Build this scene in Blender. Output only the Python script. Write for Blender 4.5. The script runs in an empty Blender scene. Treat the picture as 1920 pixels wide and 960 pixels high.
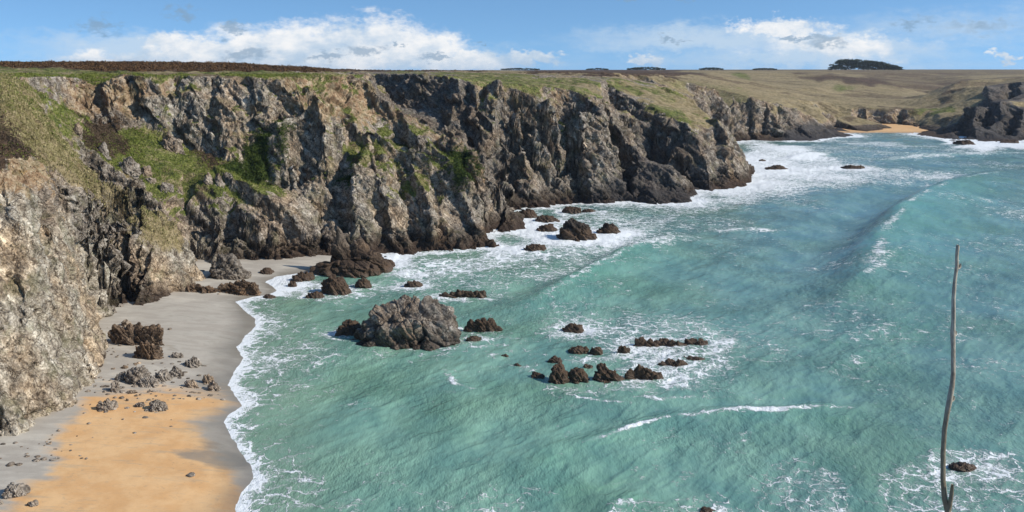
import bpy, bmesh, math, random
import numpy as np
from mathutils import Vector, geometry
random.seed(7)
# ------------------------------------------------------------------ camera, sky, sun, exposure
F = 1663.0; H = 40.0; HZ = 130.0          # focal length in photo pixels, eye height (m), horizon row
scn = bpy.context.scene
COL = scn.collection
cam_d = bpy.data.cameras.new('camera'); cam = bpy.data.objects.new('camera', cam_d); COL.objects.link(cam)
cam.location = (0, 0, H); cam.rotation_euler = (math.radians(90), 0, 0)
cam_d.sensor_width = 36; cam_d.lens = F/1920*36; cam_d.shift_y = -(480-HZ)/1920
cam_d.clip_end = 20000; cam_d.clip_start = 0.05
scn.camera = cam
SUN_DIR = Vector((0.97, -0.24, 0.0)).normalized(); SUN_EL = math.radians(35)
sd = bpy.data.lights.new('sun', 'SUN'); sd.energy = 5.0; sd.angle = math.radians(0.53); sd.color = (1, 0.93, 0.82)
so = bpy.data.objects.new('sun', sd); COL.objects.link(so)
sv = Vector((SUN_DIR.x*math.cos(SUN_EL), SUN_DIR.y*math.cos(SUN_EL), math.sin(SUN_EL)))
so.rotation_euler = sv.to_track_quat('Z', 'Y').to_euler(); so.location = (100, -50, 150)
scn.view_settings.view_transform = 'Standard'; scn.view_settings.look = 'None'
scn.view_settings.exposure = 0.0; scn.view_settings.gamma = 1; scn.view_settings.use_curve_mapping = False
scn.cycles.max_bounces = 5; scn.cycles.diffuse_bounces = 3; scn.cycles.glossy_bounces = 2
scn.cycles.transmission_bounces = 1; scn.cycles.caustics_reflective = False; scn.cycles.caustics_refractive = False

HAZE = 0.00005
# ------------------------------------------------------------------ node helper
class NT:
    def __init__(s, tree): s.t = tree; s.n = tree.nodes; s.l = tree.links
    def new(s, typ, **kw):
        n = s.n.new(typ)
        for k, v in kw.items(): setattr(n, k, v)
        return n
    def put(s, sock, v):
        if isinstance(v, bpy.types.NodeSocket): s.l.new(v, sock)
        elif v is not None:
            try: sock.default_value = v
            except Exception: sock.default_value = tuple(v)+(1,)
    def math(s, op, a, b=None, c=None, clamp=False):
        n = s.new('ShaderNodeMath', operation=op); n.use_clamp = clamp
        s.put(n.inputs[0], a)
        if b is not None: s.put(n.inputs[1], b)
        if c is not None: s.put(n.inputs[2], c)
        return n.outputs[0]
    def add(s, a, b): return s.math('ADD', a, b)
    def sub(s, a, b): return s.math('SUBTRACT', a, b)
    def mul(s, a, b): return s.math('MULTIPLY', a, b)
    def mx(s, a, b): return s.math('MAXIMUM', a, b)
    def mn(s, a, b): return s.math('MINIMUM', a, b)
    def ss(s, x, a, b, lo=0.0, hi=1.0, smooth=True):
        n = s.new('ShaderNodeMapRange', interpolation_type='SMOOTHSTEP' if smooth else 'LINEAR')
        s.put(n.inputs[0], x); s.put(n.inputs[1], a); s.put(n.inputs[2], b); s.put(n.inputs[3], lo); s.put(n.inputs[4], hi)
        return n.outputs[0]
    def mix(s, f, a, b, mode='MIX'):
        n = s.new('ShaderNodeMix', data_type='RGBA', blend_type=mode)
        s.put(n.inputs[0], f); s.put(n.inputs[6], a); s.put(n.inputs[7], b)
        return n.outputs[2]
    def noise(s, vec, scale, detail=4, rough=0.55, dist=0.0, typ='FBM', col=False):
        n = s.new('ShaderNodeTexNoise'); n.noise_type = typ
        s.put(n.inputs['Vector'], vec); s.put(n.inputs['Scale'], scale); s.put(n.inputs['Detail'], detail)
        s.put(n.inputs['Roughness'], rough); s.put(n.inputs['Distortion'], dist)
        return n.outputs['Color' if col else 'Fac']
    def voro(s, vec, scale, feature='DISTANCE_TO_EDGE', out='Distance'):
        n = s.new('ShaderNodeTexVoronoi', feature=feature)
        s.put(n.inputs['Vector'], vec); s.put(n.inputs['Scale'], scale)
        return n.outputs[out]
    def map(s, vec, scale=(1,1,1), rot=(0,0,0), loc=(0,0,0)):
        n = s.new('ShaderNodeMapping'); s.put(n.inputs[0], vec)
        n.inputs[1].default_value = loc; n.inputs[2].default_value = rot; n.inputs[3].default_value = scale
        return n.outputs[0]
    def vadd(s, a, b, op='ADD'):
        n = s.new('ShaderNodeVectorMath', operation=op); s.put(n.inputs[0], a); s.put(n.inputs[1], b); return n.outputs[0]
    def vscale(s, a, k):
        n = s.new('ShaderNodeVectorMath', operation='SCALE'); s.put(n.inputs[0], a); s.put(n.inputs[3], k); return n.outputs[0]
    def ramp(s, f, stops):
        n = s.new('ShaderNodeValToRGB'); s.put(n.inputs[0], f); e = n.color_ramp.elements
        while len(e) < len(stops): e.new(0.5)
        for k, (p, c) in enumerate(stops): e[k].position = p; e[k].color = tuple(c)+(1,)
        return n.outputs[0]

def srgb(r, g, b): return tuple(((c/255)/12.92 if c/255 <= 0.04045 else (((c/255)+0.055)/1.055)**2.4) for c in (r, g, b))

# ------------------------------------------------------------------ world: Nishita sky with a cloud bank
w = bpy.data.worlds.new('World'); scn.world = w; w.use_nodes = True
W = NT(w.node_tree); W.n.clear()
SKY_STR = 0.16
def az_of(u): return math.atan((u-960)/F)
def el_of(v): return (HZ-v)/F
co = W.new('ShaderNodeTexCoord').outputs['Generated']
sx = W.new('ShaderNodeSeparateXYZ'); W.l.new(co, sx.inputs[0])
sky = W.new('ShaderNodeTexSky', sky_type='NISHITA'); sky.sun_disc = False
sky.sun_elevation = SUN_EL; sky.sun_rotation = math.atan2(SUN_DIR.x, SUN_DIR.y)
sky.altitude = 40; sky.air_density = 1.0; sky.dust_density = 0.3; sky.ozone_density = 3.0
lift = W.new('ShaderNodeCombineXYZ'); W.l.new(sx.outputs[0], lift.inputs[0]); W.l.new(sx.outputs[1], lift.inputs[1])
W.put(lift.inputs[2], W.add(W.mul(W.math('ABSOLUTE', sx.outputs[2]), 1.6), 0.2))
nv = W.new('ShaderNodeVectorMath', operation='NORMALIZE'); W.l.new(lift.outputs[0], nv.inputs[0]); W.l.new(nv.outputs[0], sky.inputs[0])
az = W.math('ARCTAN2', sx.outputs[0], sx.outputs[1]); el = W.math('ARCSINE', sx.outputs[2])
cc = W.new('ShaderNodeCombineXYZ'); W.put(cc.inputs[0], az); W.put(cc.inputs[1], W.mul(el, 1.7)); cv = cc.outputs[0]
n1 = W.noise(cv, 14, 7, 0.58); n2 = W.noise(cv, 42, 5, 0.6); n3 = W.noise(W.map(cv, (1, 2.5, 1), loc=(3, 1, 0)), 9, 6, 0.6)
wn = W.noise(cv, 48, 3, .6, col=True); wn2 = W.noise(cv, 120, 3, .65, col=True)
w_s = W.new('ShaderNodeSeparateColor'); W.l.new(wn, w_s.inputs[0]); w_t = W.new('ShaderNodeSeparateColor'); W.l.new(wn2, w_t.inputs[0])
azw = W.add(az, W.add(W.mul(W.sub(w_s.outputs[0], .5), .07), W.mul(W.sub(w_t.outputs[0], .5), .028)))
elw = W.add(el, W.add(W.mul(W.sub(w_s.outputs[1], .5), .03), W.mul(W.sub(w_t.outputs[1], .5), .014)))
def ell(u0, v0, ru, rv, k=1.0):
    dx = W.mul(W.sub(azw, az_of(u0)), F/ru*1.0); dy = W.mul(W.sub(elw, el_of(v0)), F/rv)
    d = W.math('SQRT', W.add(W.mul(dx, dx), W.mul(dy, dy)))
    return W.mul(W.sub(1.0, d), k)
def union(lst):
    o = lst[0]
    for q in lst[1:]: o = W.mx(o, q)
    return o
dens = union([ell(690, 88, 190, 62), ell(590, 98, 270, 60), ell(440, 105, 170, 45), ell(330, 92, 60, 34), ell(770, 90, 120, 45), ell(860, 118, 160, 26),
              ell(990, 108, 75, 18), ell(250, 118, 160, 22, .8), ell(1470, 55, 95, 24), ell(1215, 112, 42, 16), ell(1570, 92, 170, 24, .6), ell(1890, 108, 22, 14)])
body = W.mul(W.ss(W.add(dens, W.mul(W.sub(n1, .5), 1.1)), -.06, 0.5), .97)
wisp_d = union([ell(1330, 75, 300, 32), ell(1560, 85, 200, 32), ell(250, 95, 240, 32), ell(1500, 112, 300, 26), ell(560, 110, 520, 34), ell(1800, 60, 200, 30, .5)])
wisp = W.mul(W.ss(W.add(wisp_d, W.mul(W.sub(n3, .5), 1.3)), -0.25, 0.9), 0.72)
dark_d = union([ell(190, 55, 38, 18), ell(338, 27, 32, 14), ell(435, 57, 32, 12), ell(1252, 73, 28, 8), ell(1545, 80, 52, 12), ell(1490, 76, 30, 7),
                ell(690, 98, 45, 13), ell(610, 106, 60, 9), ell(820, 105, 40, 8), ell(460, 104, 50, 14), ell(740, 85, 12, 8), ell(1710, 50, 30, 10, .7), ell(1840, 60, 80, 14, .6), ell(1230, -4, 100, 7, .8), ell(900, 78, 18, 5)])
dark = W.mul(W.ss(W.add(dark_d, W.mul(W.sub(n2, .5), 1.5)), -.05, 0.8), 0.72)
shade = W.ss(W.add(W.add(n1, W.mul(n2, .5)), W.mul(el, 4.0)), 0.62, 1.05)
ccol = W.mix(shade, (0.46, 0.61, 0.78, 1), (0.97, 0.97, 0.97, 1))
skyc = W.mix(1.0, W.vscale(sky.outputs[0], SKY_STR), (0.84, 1.04, 1.09, 1), 'MULTIPLY')
c1 = W.mix(wisp, skyc, (0.62, 0.74, 0.86, 1))
c2 = W.mix(body, c1, ccol)
c3 = W.mix(dark, c2, (0.24, 0.37, 0.52, 1))
bg = W.new('ShaderNodeBackground'); W.l.new(c3, bg.inputs[0]); bg.inputs[1].default_value = 1.0
wo = W.new('ShaderNodeOutputWorld'); W.l.new(bg.outputs[0], wo.inputs[0])

# ------------------------------------------------------------------ numpy noise
def _h(ix, iy, iz, seed):
    n = (ix.astype(np.uint32)*np.uint32(374761393) + iy.astype(np.uint32)*np.uint32(668265263) + iz.astype(np.uint32)*np.uint32(2147483647 & 0x7feb352d) + np.uint32((seed*974711+12345) & 0xffffffff))
    n ^= n >> np.uint32(13); n *= np.uint32(1274126177); n ^= n >> np.uint32(16); n *= np.uint32(2246822519); n ^= n >> np.uint32(13)
    return n.astype(np.float32)*np.float32(1/4294967296.0)
def vnoise(p, seed=0):
    i = np.floor(p).astype(np.int32); f = (p-i).astype(np.float32); f = f*f*f*(f*(f*6-15)+10)
    o = 0
    for a in (0, 1):
        wx = f[:, 0] if a else 1-f[:, 0]
        for b in (0, 1):
            wy = f[:, 1] if b else 1-f[:, 1]
            for c in (0, 1):
                wz = f[:, 2] if c else 1-f[:, 2]
                o = o + wx*wy*wz*_h(i[:, 0]+a, i[:, 1]+b, i[:, 2]+c, seed)
    return o*2-1
R3 = np.array([[0.00, 0.80, 0.60], [-0.80, 0.36, -0.48], [-0.60, -0.48, 0.64]], np.float32)
def fbm(p, scale, octs=4, gain=0.5, seed=0, ridge=False):
    q = (p/scale).astype(np.float32); a = 1.0; o = 0; tot = 0
    for k in range(octs):
        n = vnoise(q, seed+k)
        if ridge: n = 1-2*np.abs(n)
        o = o + a*n; tot += a; a *= gain; q = (q @ R3.T)*2.03 + 11.3
    return o/tot
def facet(p, scale, seed=0):
    """blocky facets: every cell is a tilted plane"""
    q = (p/scale).astype(np.float32); b = np.floor(q-0.5).astype(np.int32)
    best = np.full(len(q), 9e9, np.float32); sec = best.copy(); val = np.zeros(len(q), np.float32)
    for i in (0, 1):
        for j in (0, 1):
            for k in (0, 1):
                cx, cy, cz = b[:, 0]+i, b[:, 1]+j, b[:, 2]+k
                r1, r2, r3 = _h(cx, cy, cz, seed), _h(cx, cy, cz, seed+1), _h(cx, cy, cz, seed+2)
                dx = q[:, 0]-(cx+.1+.8*r1); dy = q[:, 1]-(cy+.1+.8*r2); dz = q[:, 2]-(cz+.1+.8*r3)
                d = dx*dx+dy*dy+dz*dz
                v = (r1-.5)*2*dx+(r2-.5)*2*dy+(r3-.5)*2*dz + (_h(cx, cy, cz, seed+3)-.5)
                m = d < best
                sec = np.where(m, best, np.minimum(sec, d)); val = np.where(m, v, val); best = np.where(m, d, best)
    crack = np.clip((np.sqrt(sec)-np.sqrt(best))/0.12, 0, 1)
    return val - 0.35*(1-crack)
# slanting strata frame (beds dip down to the right)
_c, _s = math.cos(math.radians(42)), math.sin(math.radians(42))
ST = np.array([[_c, 0.25, -_s], [-0.2, 1.0, 0.1], [_s*1.9, 0.5, _c*1.9]], np.float32)
SN = np.array([math.sin(math.radians(52)), .22, math.cos(math.radians(52))], np.float32); SN /= np.linalg.norm(SN)
def strata(p, per, wob, seed, amt=1.0):
    t = (p @ SN)/per + wob*fbm(p, per*5, 3, .55, seed)
    k = np.floor(t); f = t-k; rnd = _h(k.astype(np.int32), (k*0).astype(np.int32), (k*0).astype(np.int32), seed+7)
    prof = np.where(f < .86, f/.86, (1-f)/.14)      # sloping bed, then a sharp step
    return (prof-.5)*(.35+rnd)*amt
def rock_disp(p, big=1.0):
    wob = np.stack([fbm(p, 5, 2, seed=s) for s in (31, 32, 33)], 1)*1.3
    q = (p+wob) @ ST.T
    d = 1.8*facet(q, 8.0, 3)*big + 0.85*facet(q, 4.2, 9) + 0.55*facet(q, 1.8, 17) + .26*facet(q, .9, 23)
    d += 0.25*fbm(q, 3.0, 4, .6, 50, ridge=True)
    m1 = np.clip(fbm(p, 12, 2, seed=71)*2+.75, 0, 1.3); m2 = np.clip(fbm(p, 7, 2, seed=73)*2+.8, 0, 1.3)
    d += strata(p, 4.6, 1.0, 81)*1.25*m1 + strata(p, 1.7, 1.4, 91)*.62*m2 + strata(p, .75, 1.5, 95)*.25*m1
    return d

# ------------------------------------------------------------------ terrain control lines  (photo column, photo row, distance) or (column, distance, height)
PTS = []
def _dens(a):
    out = []
    for p, q in zip(a[:-1], a[1:]):
        d = math.dist(p, q); yy = (p[1]+q[1])/2; st = max(2.5, yy*0.016)
        n = max(1, int(d/st))
        for k in range(n): t = k/n; out.append(tuple(p[i]*(1-t)+q[i]*t for i in range(3)))
    out.append(a[-1]); return out
def wp(u, v, Y): return ((u-960)/F*Y, Y, H-(v-HZ)*Y/F)
def L(*a): PTS.extend(_dens([wp(*p) for p in a]))
def Z(*a): PTS.extend(_dens([((u-960)/F*Y, Y, z) for u, Y, z in a]))
def B(*a):   # foot of a cliff: at height 0 on row v, and the sea bed in front of it
    l = [((u-960)/F*(F*(H-z)/(v-HZ)), F*(H-z)/(v-HZ), z) for u, v, z in a]
    PTS.extend(_dens(l))
# near left: foot on the sand, buttress, grassy spur
B((-700, 985, 0.5), (-300, 925, .8), (-60, 862, .9), (0, 836, .8), (60, 822, .8), (95, 795, .8), (150, 768, 1), (158, 735, 1), (190, 692, 1), (200, 640, 1), (206, 585, 1), (204, 550, 1.2), (202, 522, 1.4))
Z((-700, 60, -4), (-300, 75, -3), (-60, 85, -3), (40, 88, -3), (110, 92, -3), (175, 97, -3), (215, 112, -3), (235, 125, -3), (240, 140, -3), (235, 155, -2), (225, 163, -2))
L((-300, 700, 90), (-60, 660, 92), (0, 640, 95.5), (60, 650, 99), (110, 640, 106), (150, 620, 114), (172, 590, 127), (185, 560, 142))
L((-300, 480, 98), (-60, 460, 100), (0, 470, 103), (40, 440, 106.5), (90, 470, 113), (130, 490, 121), (160, 500, 132), (180, 505, 146))
L((-300, 320, 105), (-60, 320, 108), (0, 322, 112), (30, 345, 114), (75, 395, 117), (110, 430, 124), (150, 455, 133), (190, 490, 150))
L((-60, 290, 122), (0, 300, 122), (60, 290, 126), (88, 318, 127))
L((10, 345, 117), (60, 365, 121), (92, 380, 124))
L((95, 325, 132), (110, 350, 130), (165, 370, 138), (185, 395, 140), (215, 395, 146), (240, 410, 150), (285, 440, 155))
L((110, 400, 131), (150, 420, 140), (185, 440, 145))
Z((190, 158, 12), (240, 160, 7), (262, 162, 3)); L((180, 455, 155), (215, 480, 161), (245, 470, 165), (262, 480, 166))
L((265, 455, 161), (300, 470, 162), (350, 470, 165), (375, 490, 167))
B((225, 512, 1.2), (262, 504, 1.2), (310, 500, 1.2), (352, 510, 1.2), (385, 508, 1.0), (398, 500, 1.0))
Z((230, 158, -2), (310, 165, -2.5), (380, 167, -3))
# spur crest
L((-300, 130, 135), (-60, 140, 142), (0, 158, 146), (50, 205, 149), (100, 255, 151), (150, 297, 153), (200, 342, 155), (260, 385, 157), (300, 412, 159), (330, 438, 161), (340, 455, 164))
L((-300, 200, 122), (-60, 220, 128), (0, 232, 133), (50, 270, 137), (100, 300, 140), (160, 350, 145), (230, 400, 151), (290, 432, 156))
# gully behind the spur
L((60, 190, 163), (120, 236, 171), (180, 290, 173), (220, 322, 174), (290, 380, 176))
Z((300, 176, 9), (330, 177, 4), (352, 178, 2), (374, 178.5, 1.2)); L((345, 395, 184), (352, 420, 183), (372, 430, 182.5))
# bowl
L((40, 158, 160), (110, 190, 180), (160, 232, 188), (220, 268, 192), (290, 300, 192), (340, 320, 192), (380, 330, 193))
L((250, 330, 181), (300, 345, 184), (350, 375, 184), (385, 400, 184))
L((230, 300, 187), (262, 318, 186), (275, 325, 186)); L((385, 322, 192), (400, 335, 189), (410, 350, 188))
L((400, 392, 184.5), (440, 380, 187), (480, 370, 190), (515, 350, 195))
# back wall: plateau rim and its foot
L((-700, 128, 150), (-60, 136, 160), (20, 142, 168), (90, 144, 186), (150, 144, 200), (240, 143, 208), (330, 143, 213), (430, 144, 215), (500, 146, 215), (535, 150, 215))
L((50, 168, 170), (105, 195, 186), (160, 220, 196), (205, 240, 200), (250, 240, 203), (300, 255, 203.5), (345, 280, 203), (400, 292, 204), (450, 300, 203), (500, 295, 204))
L((180, 160, 205), (186, 220, 199)); L((172, 165, 199), (178, 225, 195))
L((330, 165, 211), (318, 180, 206), (322, 215, 205)); L((340, 175, 207), (352, 230, 204)); L((395, 200, 209), (410, 240, 205), (470, 230, 208))
L((440, 170, 212), (500, 180, 210)); L((500, 230, 209), (520, 260, 206), (530, 300, 203))
# slab buttress
L((432, 362, 190), (480, 385, 188), (540, 420, 187), (575, 440, 186.5), (597, 465, 186)); L((385, 415, 181), (440, 440, 183), (500, 465, 183.5), (560, 475, 184))
L((410, 395, 181), (425, 430, 180), (410, 460, 179)); L((395, 430, 183), (392, 470, 179)); L((470, 400, 184), (520, 430, 183.5))
B((398, 502, .8), (440, 494, 0), (480, 495, 0), (540, 494, 0), (570, 492, 0), (600, 488, 0))
Z((400, 168, -4), (480, 172, -5), (580, 176, -5), (700, 180, -5), (850, 184, -6), (935, 188, -6), (990, 205, -6))
L((505, 370, 199), (530, 385, 200)); Z((552, 201, 6), (575, 203, 3), (592, 203, 1.5), (603, 198, .5), (606, 190, -.5))
# central buttress
L((545, 152, 217), (565, 172, 214), (590, 195, 211), (606, 207, 210), (612, 240, 207), (600, 275, 205))
L((560, 195, 221), (545, 215, 218), (528, 240, 213), (545, 262, 211), (575, 245, 213)); L((625, 215, 220), (622, 240, 215), (640, 250, 213))
L((505, 300, 203), (520, 335, 199), (545, 330, 200), (575, 325, 200.5), (600, 330, 200)); L((525, 360, 198), (560, 360, 196.5), (590, 372, 196), (602, 400, 194)); L((550, 378, 198), (590, 400, 196), (612, 415, 195), (620, 445, 192), (622, 478, 189.5))
L((660, 300, 212), (662, 325, 210), (640, 360, 208), (612, 392, 204), (625, 430, 200), (640, 460, 196), (650, 478, 191))
L((690, 280, 211), (676, 330, 204), (655, 352, 201), (660, 385, 198), (664, 430, 194), (668, 460, 192))
L((630, 270, 212), (650, 285, 212), (610, 300, 207), (600, 320, 205)); L((700, 340, 203), (740, 380, 201), (790, 400, 201), (840, 410, 203), (880, 420, 203))
L((700, 400, 199), (708, 470, 192)); L((760, 430, 196.5), (820, 440, 197), (880, 440, 200), (905, 448, 200.5))
L((725, 300, 212), (760, 310, 213), (800, 325, 212), (830, 343, 211), (870, 370, 209), (895, 395, 208), (905, 420, 205))
L((745, 335, 209), (742, 365, 204), (800, 345, 210), (790, 370, 205)); L((815, 375, 207), (810, 395, 203))
B((600, 488, 0), (650, 484, 0), (700, 480, 0), (760, 478, 0), (850, 471, 0), (900, 464, 0), (915, 458, 0), (915, 440, 0), (935, 425, 0), (968, 414, 0), (975, 405, 0))
# ridge running down to the right of the orange wall
L((690, 148, 243), (694, 185, 241), (725, 200, 240), (755, 214, 238), (800, 243, 235), (835, 252, 232), (862, 262, 230), (890, 285, 227), (905, 310, 226), (935, 350, 226), (962, 398, 232))
L((765, 290, 224), (790, 300, 222), (815, 260, 230)); L((850, 310, 222), (880, 345, 219), (915, 385, 219), (935, 410, 222))
L((835, 300, 227), (848, 285, 227), (870, 320, 222)); L((640, 225, 226), (690, 235, 229), (740, 250, 230), (770, 275, 227)); L((650, 250, 221), (700, 265, 222), (730, 280, 220))
L((560, 143, 226), (600, 139, 236), (650, 139, 242), (688, 139, 246)); L((600, 195, 227), (620, 215, 226), (660, 215, 232), (688, 205, 236))
# hidden ravine behind it and the dark wall
Z((693, 262, 35), (690, 285, 36.5)); Z((705, 272, 27), (740, 266, 23), (790, 260, 19), (840, 252, 14), (900, 246, 8), (945, 244, 2), (985, 246, -3))
L((688, 138, 310), (725, 139, 300), (760, 139, 292), (800, 140, 287), (835, 143, 284)); L((700, 195, 296), (740, 205, 286), (785, 200, 281), (815, 200, 279))
L((790, 150, 286), (765, 150, 290))
L((835, 146, 283), (870, 150, 276), (860, 185, 272), (845, 225, 266), (870, 245, 262)); L((840, 165, 282), (832, 205, 276), (835, 240, 268))
L((890, 175, 277), (882, 205, 273), (860, 240, 268), (880, 262, 262)); L((905, 178, 274), (895, 200, 270), (880, 225, 265), (895, 232, 264)); L((915, 185, 276), (905, 235, 268), (900, 260, 265))
L((925, 172, 276), (960, 178, 274), (1000, 185, 274), (1040, 198, 274), (1080, 208, 275), (1110, 208, 279), (1128, 214, 281))
L((930, 200, 269), (965, 205, 268), (1000, 215, 270)); L((940, 240, 266), (980, 255, 265), (1010, 268, 266), (1022, 280, 267)); L((930, 265, 262), (955, 275, 262), (985, 290, 262)); 
L((915, 300, 258), (950, 320, 257), (960, 350, 259), (968, 370, 265)); L((985, 300, 268), (1000, 320, 270), (975, 345, 270))
L((1025, 304, 266), (1000, 335, 265), (985, 365, 266)); L((1025, 304, 266), (1045, 340, 267), (1058, 372, 270)); L((1022, 340, 264), (1022, 374, 268))
L((1030, 225, 277), (1060, 240, 279), (1050, 275, 277), (1045, 300, 276)); L((1095, 225, 274), (1100, 260, 272), (1085, 290, 271), (1075, 320, 271), (1085, 345, 271), (1088, 368, 273)); L((1065, 320, 274), (1068, 360, 274))
B((935, 425, 0), (945, 378, 0), (985, 377, 0), (1060, 375, 0), (1075, 373, 0), (1092, 373, 0), (1098, 368, 0))
Z((985, 246, -5), (1060, 258, -6), (1190, 256, -6), (1320, 258, -6), (1340, 280, -6), (1425, 300, -6), (1440, 330, -6))
# cove with the cave and the low dark rock in front
L((1128, 216, 284), (1118, 240, 282), (1105, 290, 279), (1095, 330, 277)); L((1130, 152, 335), (1150, 195, 318), (1162, 228, 306), (1182, 268, 298), (1188, 298, 292))
Z((1122, 300, 2), (1138, 304, 1), (1160, 299, .5), (1184, 290, .3)); Z((1105, 290, -3), (1150, 284, -3), (1175, 280, -2)); L((1128, 214, 283), (1134, 192, 300), (1131, 168, 322)); Z((1098, 292, 0), (1102, 284, -1))
L((1190, 300, 290), (1180, 308, 284), (1205, 303, 278), (1250, 308, 275), (1275, 320, 273), (1290, 340, 272), (1297, 365, 270)); L((1190, 345, 271), (1230, 340, 271), (1265, 350, 270))
B((1182, 371, 0), (1192, 380, 0), (1240, 382, 0), (1290, 379, 0), (1302, 374, 0), (1298, 366, 0)); L((1215, 300, 290), (1250, 312, 288), (1275, 335, 286))
# far ridge of the cove: crest, dark face, rounded back
L((1130, 150, 345), (1155, 165, 341), (1180, 182, 335), (1210, 192, 329), (1240, 203, 322), (1290, 232, 312), (1314, 255, 306), (1322, 285, 301), (1325, 320, 297), (1328, 356, 293))
Z((1142, 337, 28), (1165, 330, 20), (1190, 322, 11), (1220, 316, 6), (1260, 308, 2.5), (1290, 299, 1)); Z((1225, 300, 1), (1260, 296, -1), (1290, 290, -2))
L((1180, 220, 326), (1215, 240, 318), (1255, 262, 310), (1285, 300, 302))
L((1160, 148, 365), (1220, 165, 360), (1270, 182, 352), (1310, 196, 346), (1345, 220, 336), (1372, 250, 328), (1385, 275, 322), (1398, 305, 318), (1406, 330, 317))
L((1340, 250, 314), (1352, 290, 306), (1360, 330, 303)); L((1375, 290, 313), (1385, 325, 309))
B((1330, 358, 0), (1370, 353, 0), (1392, 346, 0), (1405, 340, 0), (1409, 333, 0), (1404, 312, 0))
Z((1404, 365, 0), (1385, 400, 0), (1350, 440, 0), (1322, 470, 0), (1330, 488, 0)); Z((1425, 370, -5), (1410, 420, -5), (1375, 455, -5), (1372, 490, -5))
L((1130, 146, 400), (1200, 152, 400), (1260, 165, 400), (1300, 178, 400), (1325, 195, 395)); Z((1345, 380, 12), (1335, 410, 8))
# plateau behind
L((-700, 120, 230), (0, 121, 240), (200, 121, 245), (400, 122, 255), (500, 126, 262), (560, 131, 275), (640, 135, 300), (690, 135, 320), (830, 134, 330), (960, 140, 340), (1060, 142, 360))
L((0, 131, 215), (240, 132, 228), (420, 133, 233), (520, 136, 236), (570, 138, 240))
L((-700, 122, 320), (0, 120, 300), (300, 120, 300), (450, 122, 300), (540, 128, 310), (640, 133, 400), (860, 132.5, 450), (1000, 135, 450), (1130, 136, 460), (1230, 142, 500), (1330, 160, 500), (1420, 185, 520))
L((920, 155, 290), (1000, 158, 300), (1060, 165, 305), (1110, 180, 300), (1120, 195, 292)); L((1090, 142, 370), (1110, 146, 350))
# second bay
B((1330, 266, 0), (1380, 262.5, 0), (1460, 264, 0), (1475, 265, 0), (1530, 264, 0), (1575, 258, 0), (1602, 254, 0))
L((1310, 196, 480), (1335, 200, 500), (1372, 200, 508), (1372, 225, 500)); L((1340, 235, 515), (1365, 240, 510))
L((1375, 215, 514), (1400, 225, 510), (1430, 215, 515), (1452, 192, 525), (1458, 220, 512), (1460, 255, 506)); L((1455, 193, 530), (1490, 205, 545), (1530, 225, 560), (1560, 238, 575)); Z((1470, 530, 4), (1520, 545, 3), (1555, 556, 2.5))
L((1475, 248, 514), (1500, 232, 520), (1535, 236, 524), (1555, 246, 528), (1590, 252, 540))
L((1540, 208, 585), (1570, 222, 592), (1592, 215, 600)); L((1592, 220, 612), (1600, 206, 618), (1640, 203, 620), (1655, 206, 616), (1700, 206, 612), (1740, 210, 606), (1760, 214, 592), (1770, 240, 560))
Z((1560, 585, -2), (1570, 599, -2), (1600, 604, -2), (1640, 606, -2), (1700, 596, -2), (1712, 575, -2)); Z((1565, 560, -3), (1610, 552, -3), (1690, 545, -3), (1770, 505, -4), (1800, 440, -5), (1930, 450, -5), (2400, 440, -5)); Z((1330, 480, -5), (1480, 485, -5), (1590, 500, -4))
B((1712, 252, 0), (1750, 258, 0), (1800, 268, 0), (1830, 262, 0), (1870, 265, 0), (1920, 262, 0), (2400, 268, 0))
L((1775, 252, 545), (1800, 232, 545), (1830, 205, 545), (1870, 197, 545), (1900, 200, 540), (1920, 212, 535)); L((1835, 240, 520), (1880, 230, 520), (1920, 235, 515)); L((2050, 190, 530), (2400, 180, 520))
L((1800, 200, 600), (1845, 203, 590), (1850, 168, 605), (1870, 165, 608), (1880, 192, 585)); L((1885, 160, 620), (1920, 152, 620), (2400, 150, 600)); L((1890, 185, 590), (1920, 185, 575)); L((1760, 178, 650), (1800, 165, 640), (1840, 162, 640))
L((1820, 180, 612), (1845, 178, 604)); L((1765, 205, 610), (1790, 203, 600))
# hills above it
L((1230, 137, 640), (1330, 140, 700), (1440, 160, 700), (1560, 180, 720), (1660, 185, 740), (1740, 180, 780)); L((1460, 185, 600), (1560, 192, 640), (1660, 194, 660), (1740, 188, 670))
L((1330, 134, 900), (1440, 138, 900), (1560, 140, 900), (1640, 150, 880), (1700, 165, 850), (1730, 176, 820)); L((1560, 160, 800), (1640, 168, 800), (1700, 175, 800))
Z((1560, 1000, 31), (1660, 980, 26), (1735, 930, 16), (1760, 860, 12)); L((1560, 133, 1200), (1660, 137, 1200), (1720, 145, 1150), (1760, 158, 1050), (1780, 165, 980))
L((1800, 150, 900), (1860, 148, 900), (1920, 144, 900), (2400, 142, 900)); L((1720, 134, 1400), (1800, 136, 1300), (1920, 136, 1300), (2400, 136, 1300))
L((-700, 123, 500), (0, 122, 500), (400, 127, 500), (560, 135, 520)); L((-700, 128, 1000), (0, 130, 1000), (500, 133.5, 1000), (860, 133, 1000), (1000, 132.5, 1000), (1230, 132, 1000), (1400, 133, 1100))
L((-700, 130, 2200), (500, 132.5, 2200), (900, 132.3, 2200), (1100, 131.5, 2200), (1300, 130.6, 2200), (1500, 130.3, 2200), (1920, 130.3, 2200), (2600, 130.3, 2200))
L((-700, 130, 5000), (500, 132, 5000), (1100, 131, 5000), (1500, 130.2, 5000), (2600, 130.2, 5000))
Z((200, 77, -6), (600, 77, -8), (1200, 77, -9), (2600, 77, -9)); Z((1500, 150, -9), (1500, 250, -9), (1600, 380, -8), (1700, 430, -7)); Z((2600, 200, -9), (2600, 400, -9))

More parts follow.
